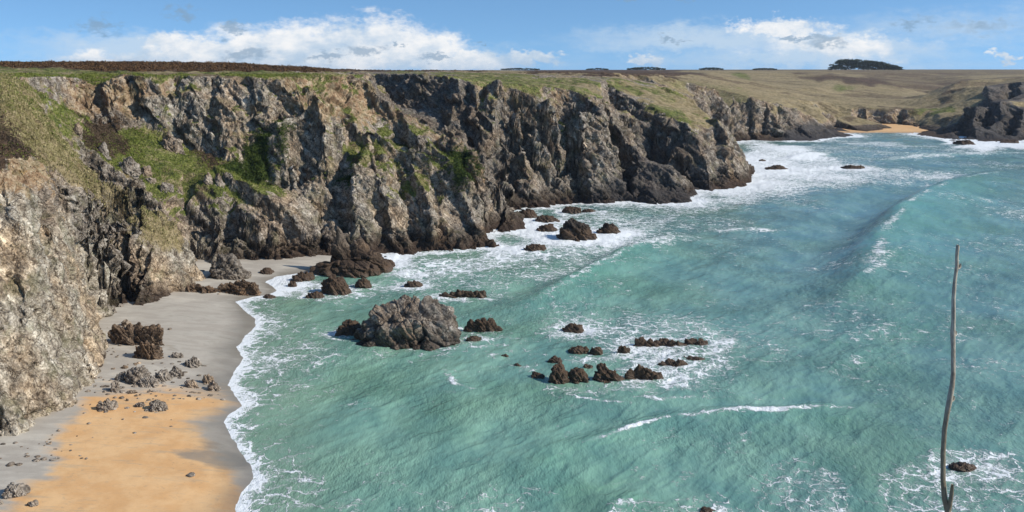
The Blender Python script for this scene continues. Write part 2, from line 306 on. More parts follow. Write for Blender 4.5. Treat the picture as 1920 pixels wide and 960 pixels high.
# ------------------------------------------------------------------ triangulate the control points, raster on a polar grid
def tin(points):
    arr = {}
    for p in points: arr[(round(p[0], 1), round(p[1], 1))] = p
    P = list(arr.values())
    res = geometry.delaunay_2d_cdt([Vector((p[0], p[1])) for p in P], [], [], 0, 1e-5)
    vs, fs, ids = res[0], res[2], res[3]
    z = [P[i[0]][2] if i else 0.0 for i in ids]
    return np.array([(v.x, v.y, zz) for v, zz in zip(vs, z)]), fs
def axis_u():
    a = list(np.arange(-640, -30, 12)); b = [q for lo, hi, st in ((-30, 150, 1.7), (150, 270, .75), (270, 1060, 1.7), (1060, 1200, 1.1), (1200, 1950, 1.7)) for q in np.arange(lo, hi, st)]; c = list(np.arange(1950, 2560, 12))
    return np.array(a+b+c)
def axis_y():
    y = [76.0]
    while y[-1] < 4200:
        d = y[-1]; r = .0013 if d < 345 else (.0016 if d < 700 else .010)
        y.append(d*(1+r))
    return np.array(y)
U = axis_u(); YY = axis_y(); NU, NY = len(U), len(YY)
TV, TF = tin(PTS)
Hh = np.full((NY, NU), -9.0)
tu = 960+F*TV[:, 0]/TV[:, 1]
for f in TF:
    i0 = np.searchsorted(YY, TV[list(f), 1].min()); i1 = np.searchsorted(YY, TV[list(f), 1].max())+1
    j0 = np.searchsorted(U, tu[list(f)].min()); j1 = np.searchsorted(U, tu[list(f)].max())+1
    if i1 <= i0 or j1 <= j0: continue
    a, b, c = (TV[k] for k in f)
    den = (b[1]-c[1])*(a[0]-c[0])+(c[0]-b[0])*(a[1]-c[1])
    if abs(den) < 1e-9: continue
    y = YY[i0:i1, None]; x = (U[None, j0:j1]-960)/F*y
    w0 = ((b[1]-c[1])*(x-c[0])+(c[0]-b[0])*(y-c[1]))/den; w1 = ((c[1]-a[1])*(x-c[0])+(a[0]-c[0])*(y-c[1]))/den; w2 = 1-w0-w1
    m = (w0 >= -1e-6) & (w1 >= -1e-6) & (w2 >= -1e-6)
    sub = Hh[i0:i1, j0:j1]; sub[m] = (w0*a[2]+w1*b[2]+w2*c[2])[m]
GX = (U[None, :]-960)/F*YY[:, None]; GY = np.repeat(YY[:, None], NU, 1)
HB = Hh.copy()
# warp the map a little so that no control line stays straight
act = (Hh > -7).ravel(); pp = np.stack([GX.ravel(), GY.ravel(), np.zeros(NU*NY)], 1)[act].astype(np.float32)
sc = np.clip(pp[:, 1]/200, .7, 3)
wx = np.zeros(NU*NY); wy = np.zeros(NU*NY)
wx[act] = (fbm(pp, 11, 3, .4, seed=101)*1.9+fbm(pp, 2.6, 2, seed=105)*.2)*np.minimum(sc, 1.5); wy[act] = (fbm(pp, 11, 3, .4, seed=111)*1.9+fbm(pp, 2.6, 2, seed=115)*.2)*np.minimum(sc, 1.5)
def sample(G, x, y):
    yi = np.interp(y, YY, np.arange(NY)); ui = np.interp(960+F*x/y, U, np.arange(NU))
    i = np.clip(yi.astype(int), 0, NY-2); j = np.clip(ui.astype(int), 0, NU-2); fy = yi-i; fx = ui-j
    return G[i, j]*(1-fy)*(1-fx)+G[i+1, j]*fy*(1-fx)+G[i, j+1]*(1-fy)*fx+G[i+1, j+1]*fy*fx
flat = GX.ravel()
Hw = Hh.ravel().copy()
Hw[act] = sample(Hh, GX.ravel()[act]+wx[act], GY.ravel()[act]+wy[act])
Hh = Hw.reshape(NY, NU)
# clefts and gullies cut into the faces
def carve(w_, dep, *pts):
    P = [((u-960)/F*Y, Y) for u, v, Y in pts]; ys = [p[1] for p in P]; us = [p[0] for p in pts]
    i0, i1 = np.searchsorted(YY, [min(ys)-4*w_, max(ys)+4*w_]); j0, j1 = np.searchsorted(U, [min(us)-60, max(us)+60])
    X_ = GX[i0:i1, j0:j1]+wob1[i0:i1, j0:j1]; Y_ = GY[i0:i1, j0:j1]+wob2[i0:i1, j0:j1]; best = np.full(X_.shape, 1e9)
    for a, b in zip(P[:-1], P[1:]):
        dx, dy = b[0]-a[0], b[1]-a[1]; t = np.clip(((X_-a[0])*dx+(Y_-a[1])*dy)/(dx*dx+dy*dy+1e-9), 0, 1)
        best = np.minimum(best, np.hypot(X_-a[0]-t*dx, Y_-a[1]-t*dy))
    sub = Hh[i0:i1, j0:j1]; sub -= dep*(.25 if ys[0] < 145 and us[0] < 250 else (.42 if ys[0] < 400 else .8))*np.clip(1-best/w_, 0, 1)*np.clip((sub-.5)/3, 0, 1)
wob1 = wx.reshape(NY, NU)*.5; wob2 = wy.reshape(NY, NU)*.5
for c_ in [(1.3, 6, (28, 470, 106), (30, 560, 100), (25, 660, 95)), (1.2, 5, (122, 620, 111), (116, 700, 104), (112, 770, 99)), (1.1, 4, (150, 600, 122), (165, 700, 111)), (1.4, 5, (75, 400, 118), (100, 460, 112), (92, 540, 105)), (1.0, 4, (60, 640, 99), (66, 780, 94)), (1.0, 3.5, (0, 500, 104), (5, 700, 92)), (1.2, 4, (175, 520, 141), (192, 600, 128)),
           (1.6, 8, (328, 150, 213), (316, 185, 208), (330, 215, 204)), (1.5, 7, (184, 148, 205), (178, 200, 199), (182, 225, 195)), (1.4, 6, (400, 150, 216), (396, 200, 209), (404, 240, 205)), (1.5, 6, (455, 150, 216), (470, 220, 208)), (1.5, 6, (240, 150, 209), (255, 200, 205)),
           (1.8, 6, (700, 300, 214), (706, 350, 204), (712, 440, 197), (708, 475, 191)), (2.2, 7, (560, 190, 222), (535, 235, 213), (520, 262, 208)), (1.8, 6, (790, 300, 224), (840, 350, 216), (890, 395, 214)), (1.8, 6, (745, 325, 213), (760, 380, 203), (770, 440, 196)), (1.5, 5, (820, 345, 211), (815, 400, 204), (830, 450, 197)), (1.8, 6, (615, 275, 209), (585, 330, 201), (560, 390, 197)), (1.5, 5, (500, 300, 204), (512, 350, 199)),
           (1.8, 7, (430, 385, 187), (425, 440, 182), (430, 485, 179)), (1.4, 5, (480, 420, 186), (530, 470, 183)), (2.2, 8, (770, 150, 290), (780, 200, 281)), (2.5, 9, (880, 170, 277), (872, 220, 268), (880, 265, 262)), (2.5, 9, (905, 175, 276), (896, 240, 266)), (2.2, 8, (955, 180, 274), (950, 240, 266), (960, 300, 261)), (2.5, 8, (1010, 200, 272), (1010, 290, 267)), (2.5, 9, (1060, 215, 276), (1040, 290, 274), (1045, 330, 268)),
           (2.5, 8, (980, 270, 265), (965, 340, 260)), (2.2, 8, (640, 230, 225), (650, 260, 220)), (2, 6, (740, 215, 238), (745, 270, 228)), (2, 7, (815, 255, 233), (825, 290, 226)), (2, 7, (870, 280, 228), (880, 330, 222), (900, 390, 216)), (3, 9, (1340, 240, 318), (1350, 300, 306), (1345, 350, 298)), (3, 8, (1375, 270, 318), (1380, 330, 308)), (3, 9, (1400, 220, 514), (1405, 255, 507)), (3, 9, (1432, 205, 520), (1430, 255, 507)), (4, 10, (1610, 205, 620), (1615, 235, 606)), (4, 9, (1690, 205, 614), (1680, 236, 600)), (5, 12, (1862, 195, 560), (1840, 240, 520)), (5, 12, (1900, 200, 545), (1890, 250, 510)), (5, 12, (1815, 225, 545), (1800, 260, 505)), (5, 10, (1900, 150, 620), (1890, 185, 590))]:
    carve(*c_)
def slab(w_, hgt_, *pts):
    # a tilted bed standing proud: sharp step on its left, long gentle back on its right
    P = [((u-960)/F*Y, Y) for u, v, Y in pts]; ys = [p[1] for p in P]; us = [p[0] for p in pts]
    i0, i1 = np.searchsorted(YY, [min(ys)-1.5*w_, max(ys)+1.5*w_]); mg = w_*1.5/np.mean(ys)*F; j0, j1 = np.searchsorted(U, [min(us)-mg, max(us)+mg])
    X_ = GX[i0:i1, j0:j1]+wob1[i0:i1, j0:j1]*.6; Y_ = GY[i0:i1, j0:j1]+wob2[i0:i1, j0:j1]*.6; best = np.full(X_.shape, 1e9); sg_ = np.zeros(X_.shape)
    for a, b in zip(P[:-1], P[1:]):
        dx, dy = b[0]-a[0], b[1]-a[1]; t = np.clip(((X_-a[0])*dx+(Y_-a[1])*dy)/(dx*dx+dy*dy+1e-9), 0, 1); ex = X_-a[0]-t*dx; ey = Y_-a[1]-t*dy; d_ = np.hypot(ex, ey)
        m_ = d_ < best; best[m_] = d_[m_]; sg_[m_] = np.sign(dx*ey-dy*ex)[m_]
    sub = Hh[i0:i1, j0:j1]; sub += .85*hgt_*np.where(sg_ > 0, np.clip(1-best/w_, 0, 1), np.clip(1-best/.9, 0, 1))*np.clip((sub+1)/4, 0, 1)*np.clip((37.5-sub)/6, 0, 1)
for c_ in [(9, 4.5, (560, 175, 220), (592, 215, 211), (610, 275, 206)), (7, 5, (690, 282, 211), (676, 335, 205), (662, 390, 199), (668, 465, 192)), (8, 4, (650, 250, 222), (740, 300, 214), (830, 345, 211), (900, 400, 207)), (7, 4, (432, 362, 191), (480, 388, 188), (540, 420, 187), (590, 462, 185)),
           (6, 4, (500, 235, 210), (530, 300, 204), (548, 350, 200)), (8, 3.5, (345, 150, 214), (360, 215, 208), (405, 280, 204)), (7, 3, (250, 150, 210), (270, 200, 206), (300, 250, 203)), (6, 3, (440, 150, 216), (470, 215, 209), (505, 280, 205)), (6, 3, (190, 160, 204), (205, 225, 200)),
           (7, 4, (690, 185, 241), (745, 235, 233), (790, 290, 224), (850, 350, 216)), (6, 4, (775, 330, 210), (800, 400, 202), (812, 455, 197)), (6, 3.5, (850, 365, 210), (880, 420, 204), (895, 455, 200)), (6, 4, (705, 350, 203), (725, 420, 198), (735, 470, 192)), (5, 3, (600, 330, 202), (612, 390, 197)),
           (9, 6, (935, 185, 274), (985, 250, 266), (1012, 275, 266), (1030, 300, 266)), (8, 5, (1025, 304, 267), (1035, 345, 267), (1050, 373, 269)), (8, 5, (885, 190, 276), (905, 250, 266), (935, 310, 261), (960, 365, 261)), (7, 5, (1075, 215, 276), (1082, 280, 272), (1088, 365, 273)), (8, 4, (845, 150, 283), (868, 215, 270), (890, 262, 262)),
           (5, 1.3, (20, 400, 108), (60, 520, 102), (85, 640, 99)), (5, 1.4, (95, 430, 116), (125, 540, 112), (150, 660, 111)), (5, 2.5, (150, 450, 138), (175, 520, 138)), (5, 3, (230, 430, 154), (262, 470, 161), (280, 500, 160)), (5, 3, (300, 440, 162), (330, 480, 162)),
           (10, 3, (1388, 205, 520), (1400, 240, 508)), (10, 3, (1460, 195, 528), (1470, 245, 508)), (14, 2.5, (1850, 170, 606), (1865, 205, 560), (1880, 245, 515)), (12, 2.5, (1815, 205, 560), (1830, 250, 510)), (9, 4, (1345, 235, 320), (1372, 300, 311), (1380, 340, 308))]:
    slab(*c_)
def grid_normals(X, Yc, Zc):
    P = np.stack([X, Yc, Zc], -1); du = np.zeros_like(P); dv = np.zeros_like(P)
    du[:, 1:-1] = P[:, 2:]-P[:, :-2]; du[:, 0] = P[:, 1]-P[:, 0]; du[:, -1] = P[:, -1]-P[:, -2]
    dv[1:-1] = P[2:]-P[:-2]; dv[0] = P[1]-P[0]; dv[-1] = P[-1]-P[-2]
    n = np.cross(du, dv); n /= np.linalg.norm(n, axis=-1, keepdims=True)+1e-12
    return n
def blur(A, k):
    for _ in range(k):
        A = A.copy(); A[1:-1] = (A[:-2]+2*A[1:-1]+A[2:])/4; A[:, 1:-1] = (A[:, :-2]+2*A[:, 1:-1]+A[:, 2:])/4
    return A
N0 = grid_normals(GX, GY, blur(Hh, 6))
GV = HZ+F*(H-Hh)/GY                       # row each ground point has in the photo, used to place the plant cover
GU = np.repeat(U[None, :], NY, 0)

# ------------------------------------------------------------------ plant cover, rock tint and painted shade, areas outlined on the ground
nzp = np.zeros((NY*NU, 4)); 
def inpoly(poly, ulist, vlist):
    ins = np.zeros(ulist.shape, bool); n = len(poly)
    for k in range(n):
        x1, y1 = poly[k]; x2, y2 = poly[(k+1) % n]
        c = ((y1 > vlist) != (y2 > vlist)) & (ulist < (x2-x1)*(vlist-y1)/((y2-y1) or 1e-9)+x1)
        ins ^= c
    return ins
pj = pp*np.clip(220/pp[:, 1:2], 0, 1); pj[:, 1] = np.where(pp[:, 1] > 220, 220+330*np.log(np.maximum(pp[:, 1], 220)/220), pp[:, 1]); jit = np.zeros(NY*NU); jit[act] = fbm(pj, 4, 4, .6, 201); jit = jit.reshape(NY, NU)
jit2 = np.zeros(NY*NU); jit2[act] = fbm(pj, 5, 4, .6, 207); jit2 = jit2.reshape(NY, NU)
CH = {k: np.zeros((NY, NU)) for k in ('green', 'straw', 'heather', 'orange', 'pale', 'bush', 'dark')}
def area(ch, s, y0, y1, poly, amp=None):
    i0, i1 = np.searchsorted(YY, [y0, y1]); us = [p[0] for p in poly]; vs = [p[1] for p in poly]
    j0, j1 = np.searchsorted(U, [min(us)-60, max(us)+60])
    amp = amp or (14 if y1 < 400 else 5)
    m = inpoly(poly, GU[i0:i1, j0:j1]+jit[i0:i1, j0:j1]*amp*6, GV[i0:i1, j0:j1]+jit2[i0:i1, j0:j1]*amp*2.8)
    A = CH[ch][i0:i1, j0:j1]; A[m] = np.maximum(A[m], s)
area('green', .8, 155, 212, [(20, 145), (110, 158), (150, 205), (205, 262), (255, 232), (320, 195), (345, 250), (300, 285), (350, 300), (430, 318), (500, 300), (545, 235), (600, 270), (560, 315), (500, 375), (430, 395), (390, 370), (340, 410), (290, 370), (230, 330), (170, 300), (110, 245)])
area('green', .55, 125, 165, [(0, 140), (50, 165), (60, 200), (0, 200)])
area('straw', .95, 120, 166, [(-640, 120), (40, 150), (115, 235), (225, 318), (350, 435), (342, 470), (300, 448), (235, 415), (175, 372), (100, 318), (40, 278), (0, 240), (-640, 200)], 5)
area('heather', .8, 118, 140, [(-640, 200), (0, 195), (45, 240), (75, 290), (40, 300), (0, 310), (-640, 310)])
area('green', .7, 112, 140, [(0, 255), (50, 275), (60, 295), (20, 305), (0, 320)])
area('heather', .85, 170, 210, [(165, 230), (225, 235), (235, 270), (200, 290), (165, 275)])
area('straw', .9, 140, 178, [(40, 170), (110, 235), (230, 320), (350, 425), (350, 470), (290, 450), (180, 360), (60, 240)], 5)
area('heather', .85, 175, 212, [(370, 270), (430, 270), (430, 310), (385, 312)])
area('bush', .9, 190, 222, [(495, 250), (560, 225), (560, 270), (530, 310), (500, 330), (480, 300)])
area('bush', .8, 180, 215, [(430, 300), (500, 290), (520, 330), (470, 340), (440, 325)])
area('bush', .9, 195, 215, [(648, 320), (670, 320), (640, 385), (612, 390)])
area('green', .85, 205, 235, [(545, 150), (575, 165), (640, 205), (660, 225), (610, 215), (575, 190)])
area('green', .9, 195, 225, [(640, 245), (700, 265), (720, 290), (700, 320), (660, 310), (640, 275)])
area('green', .9, 195, 216, [(735, 318), (800, 325), (830, 340), (815, 360), (780, 385), (735, 375), (760, 345)])
area('green', .8, 210, 235, [(780, 245), (800, 250), (785, 290), (770, 285)]); area('bush', .9, 208, 235, [(845, 295), (905, 295), (890, 335), (850, 335)])
area('green', .6, 175, 192, [(300, 340), (410, 380), (440, 395), (420, 410), (360, 400), (300, 365)])
area('green', .95, 250, 275, [(938, 228), (1000, 245), (1030, 270), (1015, 285), (960, 255)])
area('bush', .9, 255, 285, [(1015, 228), (1045, 225), (1060, 260), (1075, 300), (1045, 310), (1020, 280)])
area('green', .55, 265, 420, [(850, 130), (960, 140), (1080, 165), (1125, 205), (1090, 212), (1000, 190), (930, 170), (850, 150)])
area('straw', .75, 265, 420, [(900, 150), (1000, 150), (1010, 170), (930, 172), (1050, 140), (1130, 150), (1130, 200), (1060, 165)])
area('straw', .75, 300, 440, [(1130, 145), (1200, 155), (1310, 190), (1350, 225), (1330, 250), (1240, 200), (1170, 172)])
area('green', .4, 300, 420, [(1180, 150), (1250, 165), (1300, 200), (1240, 190)])
# plateau cover
top = (N0[..., 2] > .9) & (Hh > 24)
CH['heather'][top & (GY > 225) & (GY < 470) & (GV < 134+jit*1.5)] = .95
CH['straw'][top & (GY < 235) & (jit2 > .0) & (GY > 150)] = .8; CH['green'][top & (GY < 240) & (GY > 150) & (jit2 <= .1)] = .8
CH['green'][top & (GU > 560) & (GY > 225) & (GY < 330) & (jit > .15)] = .6; CH['straw'][top & (GU > 560) & (GY < 330) & (jit <= .1)] = .6
far = (GY > 420) & (N0[..., 2] > .75) & (Hh > 3.5)
CH['straw'][far] = np.maximum(CH['straw'][far], .75); CH['heather'][far & (jit > .16)] = .42; CH['heather'][far & (GY > 1150)] = .4
area('heather', .95, 400, 3000, [(960, 120), (1290, 134), (1330, 140), (1200, 142), (1000, 140)])
area('green', .38, 400, 800, [(1190, 145), (1300, 150), (1400, 170), (1440, 190), (1380, 200), (1280, 170)])
area('green', .8, 600, 1500, [(1360, 133), (1420, 140), (1410, 150), (1370, 140)])
area('heather', .6, 600, 1100, [(1480, 138), (1640, 146), (1720, 172), (1640, 162), (1500, 150)]); area('green', .7, 600, 900, [(1550, 158), (1620, 160), (1600, 172), (1550, 168)])
area('heather', .42, 880, 1500, [(1560, 131), (1700, 134), (1820, 145), (1800, 165), (1740, 182), (1700, 165), (1640, 148)])
area('heather', .42, 620, 1400, [(1740, 160), (1830, 150), (1920, 140), (1920, 150), (1850, 160), (1760, 178)])
area('heather', .5, 500, 640, [(1600, 200), (1700, 203), (1740, 208), (1700, 215), (1600, 215)])
area('green', .6, 560, 640, [(1700, 205), (1800, 200), (1800, 210), (1720, 214)])
area('orange', 1, 190, 250, [(565, 136), (695, 136), (705, 225), (670, 245), (600, 215)])
area('orange', .8, 205, 240, [(690, 185), (760, 212), (870, 262), (940, 350), (920, 350), (860, 285), (740, 235), (690, 210)], 4)
area('orange', .7, 190, 216, [(100, 148), (330, 148), (330, 165), (240, 230), (150, 225)])
area('orange', .9, 110, 132, [(15, 290), (85, 300), (95, 340), (80, 378), (30, 355), (0, 325)])
area('orange', .7, 170, 215, [(155, 148), (200, 148), (195, 190), (180, 220), (150, 215)]); area('orange', .6, 190, 215, [(30, 148), (540, 146), (540, 156), (300, 152), (100, 156)])
area('orange', .8, 195, 225, [(570, 215), (588, 215), (590, 245), (565, 245)]); area('orange', .45, 190, 235, [(500, 300), (560, 300), (560, 360), (520, 350), (690, 230), (740, 240), (720, 260)])
area('orange', .6, 545, 640, [(1590, 200), (1740, 208), (1740, 240), (1540, 236), (1530, 215)])
area('orange', .4, 260, 300, [(1100, 150), (1180, 150), (1195, 290), (1165, 230), (1110, 215)])
area('pale', 1, 70, 166, [(-640, 300), (0, 320), (110, 400), (205, 500), (215, 640), (150, 800), (0, 860), (-640, 990)])
area('pale', .8, 150, 186, [(205, 440), (300, 440), (400, 440), (470, 500), (420, 545), (200, 545)])
area('pale', .45, 165, 300, [(200, 140), (540, 150), (760, 240), (860, 300), (900, 400), (700, 440), (500, 420), (300, 300)])
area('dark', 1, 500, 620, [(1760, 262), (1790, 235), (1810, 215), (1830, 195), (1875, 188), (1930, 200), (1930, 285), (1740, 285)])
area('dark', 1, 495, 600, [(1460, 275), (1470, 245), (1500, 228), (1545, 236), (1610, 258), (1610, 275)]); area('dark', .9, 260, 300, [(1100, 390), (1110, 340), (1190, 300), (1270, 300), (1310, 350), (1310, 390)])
area('dark', .8, 560, 640, [(1835, 150), (1930, 150), (1930, 190), (1850, 200)]); area('dark', .6, 280, 330, [(1180, 220), (1240, 215), (1310, 260), (1330, 380), (1190, 380)]); area('dark', .5, 225, 330, [(690, 135), (840, 135), (900, 200), (960, 300), (980, 400), (900, 330), (780, 240), (700, 210)])  # far dark rock; then cove face and ravine wall with their shade painted in
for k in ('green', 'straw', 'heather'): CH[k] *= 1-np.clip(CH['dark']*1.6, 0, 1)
steep = N0[..., 2]
for k, thr in (('green', .30), ('straw', .42), ('heather', .4), ('bush', .3)):
    CH[k] *= np.maximum(np.clip((steep-thr+.12+jit*.25)/.2, 0, 1), ((k == 'straw') & (GY < 167) & (GY > 118))*1.0) if k == 'straw' else np.clip((steep-thr+.16+jit*.25)/.2, 0, 1)
CH['bush'] *= np.clip(.55+jit*3.2, 0, 1)
CH = {k: blur(a, 9) for k, a in CH.items()}
VEG = np.clip(CH['green']+CH['straw']+CH['heather']+CH['bush'], 0, 1)

# ------------------------------------------------------------------ finer rows where the ground is steep
dens_ = np.abs(np.gradient(Hh, axis=0))/np.gradient(YY)[:, None]
lg = np.gradient(np.log(YY))[:, None]; base_w = lg/lg.mean()
dens_ = np.where(Hh > -4, np.clip(dens_, 0, 7), 0)
k_ = np.hanning(61); k_ /= k_.sum()
dens_ = np.apply_along_axis(lambda c: np.convolve(c, k_, 'same'), 1, dens_)
k2_ = np.hanning(25); k2_ /= k2_.sum()
dens_ = np.apply_along_axis(lambda c: np.convolve(c, k2_, 'same'), 0, dens_)
wrow = (.30*np.sqrt(base_w)+np.where(Hh > -4, .5, .05)*base_w*.6+dens_*base_w*1.1)
wrow = np.apply_along_axis(lambda c: np.convolve(c, k_, 'same')/np.convolve(np.ones_like(c), k_, 'same'), 1, wrow)
cum = np.cumsum(wrow, axis=0); cum = (cum-cum[:1])/(cum[-1:]-cum[:1])
NR = 2150; tgt = np.linspace(0, 1, NR); GY2 = np.empty((NR, NU))
for j in range(NU): GY2[:, j] = np.interp(tgt, cum[:, j], YY)
GX2 = (U[None, :]-960)/F*GY2; HREG = Hh
def _rs(A):
    out = np.empty((NR, NU)); yi = np.interp(GY2.ravel(), YY, np.arange(NY)).reshape(NR, NU); i = np.clip(yi.astype(int), 0, NY-2); f_ = yi-i; jj = np.arange(NU)[None, :]
    return A[i, jj]*(1-f_)+A[i+1, jj]*f_
Hh = _rs(Hh); CH = {k: _rs(a) for k, a in CH.items()}; N0 = np.stack([_rs(N0[..., k]) for k in range(3)], -1); N0 /= np.linalg.norm(N0, axis=-1, keepdims=True)
VEG = _rs(VEG); GX, GY = GX2, GY2; GU = np.repeat(U[None, :], NR, 0); GV = HZ+F*(H-Hh)/GY; NYR = NR
# ------------------------------------------------------------------ displace into crags
idx = np.where((Hh > -5).ravel())[0]
Pn = np.stack([GX.ravel()[idx], GY.ravel()[idx], Hh.ravel()[idx]], 1).astype(np.float32)
Nn = N0.reshape(-1, 3)[idx].astype(np.float32); vg = VEG.ravel()[idx].astype(np.float32)
rd = rock_disp(Pn)
fsel = Pn[:, 1] > 430; rd[fsel] = rock_disp(Pn[fsel]*.5)*2.0
steepness = np.clip((1.02-Nn[:, 2])/.35, 0.12, 1)
fs = np.clip(Pn[:, 1]/330, 1, 1.3)
amp = (1-.72*vg)*steepness*fs
soft = (fbm(Pn, 1.3, 3, .6, 77)*.28+fbm(Pn, 5, 2, .5, 79)*.5)*vg
hea = CH['heather'].ravel()[idx]+CH['bush'].ravel()[idx]
soft += np.clip(fbm(Pn, 1.6, 3, .6, 83), -.2, 1)*.9*hea*np.clip(Pn[:, 1]/400, .6, 1.5)
farflat = np.clip((900-Pn[:, 1])/500, 0.15, 1)
rd *= 1-.4*np.clip(CH['pale'].ravel()[idx], 0, 1)
D = (rd*amp*.74+soft)*farflat
# overhang a little more outwards near crests; keep the far skyline calm
Pd = Pn+Nn*D[:, None]
X2 = GX.copy().ravel(); Y2 = GY.copy().ravel(); Z2 = Hh.copy().ravel()
X2[idx] = Pd[:, 0]; Y2[idx] = Pd[:, 1]; Z2[idx] = Pd[:, 2]
N1 = grid_normals(X2.reshape(NR, NU), Y2.reshape(NR, NU), Z2.reshape(NR, NU))
nz1 = blur(N1[..., 2], 2)
tuft = np.clip((nz1-.22)/.25, 0, 1)
for k in ('green', 'heather'): CH[k] = CH[k]*tuft
CH['straw'] = CH['straw']*np.maximum(tuft, (GY < 167)*.9)
ledge = np.zeros(Hh.size); ledge[idx] = fbm(Pn, 14, 4, .6, 640)+.5*fbm(Pn, 3, 3, .6, 650); ledge = ledge.reshape(NR, NU)
lg_ = np.clip((nz1-.34)/.2, 0, 1)*np.clip((Hh-9)/8, 0, 1)*np.clip((ledge+.10)*5, 0, 1)*(GY > 150)*(GY < 400)*(1-np.clip(CH['dark']*1.5, 0, 1))*(1-np.clip(CH['pale']-.5, 0, 1)*1.6)
och = np.clip((Hh-15)/16, 0, 1)*np.clip((ledge+.10)*4, 0, 1)*(GY > 150)*(GY < 700)*(1-np.clip(CH['dark']*1.6, 0, 1)); CH['orange'] = np.maximum(CH['orange'], .6*och)
CH['green'] = np.maximum(CH['green'], lg_*.75*(ledge > -.03)); CH['straw'] = np.maximum(CH['straw'], lg_*.5)

def mesh_from(name, verts, faces):
    me = bpy.data.meshes.new(name); nvt, nf, k = len(verts), len(faces), faces.shape[1]
    me.vertices.add(nvt); me.vertices.foreach_set('co', verts.astype(np.float32).ravel())
    me.loops.add(nf*k); me.loops.foreach_set('vertex_index', faces.astype(np.int32).ravel())
    me.polygons.add(nf); me.polygons.foreach_set('loop_start', np.arange(0, nf*k, k, dtype=np.int32))
    me.update(calc_edges=True); me.validate()
    return me
def smooth(me): me.polygons.foreach_set('use_smooth', np.ones(len(me.polygons), bool)); me.update()
def attr(me, name, rgba):
    a = me.color_attributes.new(name, 'FLOAT_COLOR', 'POINT'); a.data.foreach_set('color', rgba.astype(np.float32).ravel())
def grid_obj(name, X, Yc, Zc, facemask, mat, attrs, rows=None):
    ny, nu = X.shape
    ii = np.arange(ny*nu).reshape(ny, nu)
    q = np.stack([ii[:-1, :-1], ii[:-1, 1:], ii[1:, 1:], ii[1:, :-1]], -1)[facemask]
    used = np.unique(q); remap = np.full(ny*nu, -1, np.int64); remap[used] = np.arange(len(used))
    V = np.stack([X.ravel(), Yc.ravel(), Zc.ravel()], 1)[used]
    me = mesh_from(name, V, remap[q]); smooth(me)
    for an, arrs in attrs.items(): attr(me, an, np.stack([a.ravel()[used] for a in arrs], 1))
    me.materials.append(mat); o = bpy.data.objects.new(name, me); COL.objects.link(o); return o

# ------------------------------------------------------------------ materials
def new_mat(name):
    m = bpy.data.materials.new(name); m.use_nodes = True; t = NT(m.node_tree); t.n.clear()
    b = t.new('ShaderNodeBsdfPrincipled'); o = t.new('ShaderNodeOutputMaterial'); t.l.new(b.outputs[0], o.inputs[0]); return m, t, b
def bump(t, h, dist, strength=1.0, prev=None):
    b = t.new('ShaderNodeBump'); t.put(b.inputs['Height'], h); b.inputs['Distance'].default_value = dist; b.inputs['Strength'].default_value = strength
    if prev is not None: t.l.new(prev, b.inputs['Normal'])
    return b.outputs[0]
def rock_color(t, pos, tone=1.0):
    rot = (math.radians(14), math.radians(-42), 0)
    st = t.map(t.map(pos, (1, 1, 1), rot), (.3, .6, 1.7))
    big = t.noise(pos, .11, 4, .6); mid = t.noise(pos, .55, 6, .65); fine = t.noise(pos, 3.4, 4, .7); lay = t.noise(st, .9, 6, .62, .6)
    base = t.ramp(t.add(t.mul(mid, .55), t.mul(lay, .45)), [(.32, [c*tone for c in (.06, .052, .045)]), (.44, [c*tone for c in (.17, .15, .13)]), (.55, [c*tone for c in (.30, .275, .245)]), (.66, [c*tone for c in (.52, .50, .465)])])
    warm = t.mix(t.ss(big, .42, .7), base, t.mix(1, base, (1.12, .95, .78, 1), 'MULTIPLY'))
    warm = t.mix(1, warm, (1.05, 1.0, .93, 1), 'MULTIPLY')
    c = t.mix(t.ss(fine, .38, .62), t.mix(1, warm, (.50, .49, .48, 1), 'MULTIPLY'), warm)
    v = t.voro(t.vadd(t.map(pos, (1, 1, .8), rot), t.vscale(t.noise(pos, .6, 4, .6, col=True), 2.6)), .42)
    v2 = t.voro(t.vadd(t.map(pos, (1, 1, .7), rot), t.vscale(t.noise(pos, 1.8, 3, .6, col=True), .9)), 1.3)
    c = t.mix(t.ss(v2, 0.0, .06), t.mix(1, c, (.55, .52, .5, 1), 'MULTIPLY'), c)
    c = t.mix(t.ss(v, 0.0, .05), t.mix(1, c, (.33, .3, .28, 1), 'MULTIPLY'), c)
    return c, lay, mid, fine, v
def wet_band(t, c, pos, z0=1.7, lo=(.035, .026, .02, 1), mid_=(.075, .046, .03, 1)):
    s = t.new('ShaderNodeSeparateXYZ'); t.l.new(pos, s.inputs[0])
    n = t.noise(pos, .35, 5, .6); zz = t.add(s.outputs[2], t.mul(t.sub(n, .5), -4.0))
    brown = t.mix(t.noise(pos, 2.2, 4, .7), lo, mid_)
    dark = t.mix(1, c, (.36, .33, .31, 1), 'MULTIPLY')
    c = t.mix(t.ss(zz, z0+1.0, z0+3.6), dark, c)
    return t.mix(t.ss(zz, z0-1.0, z0+1.0), brown, c), s, zz
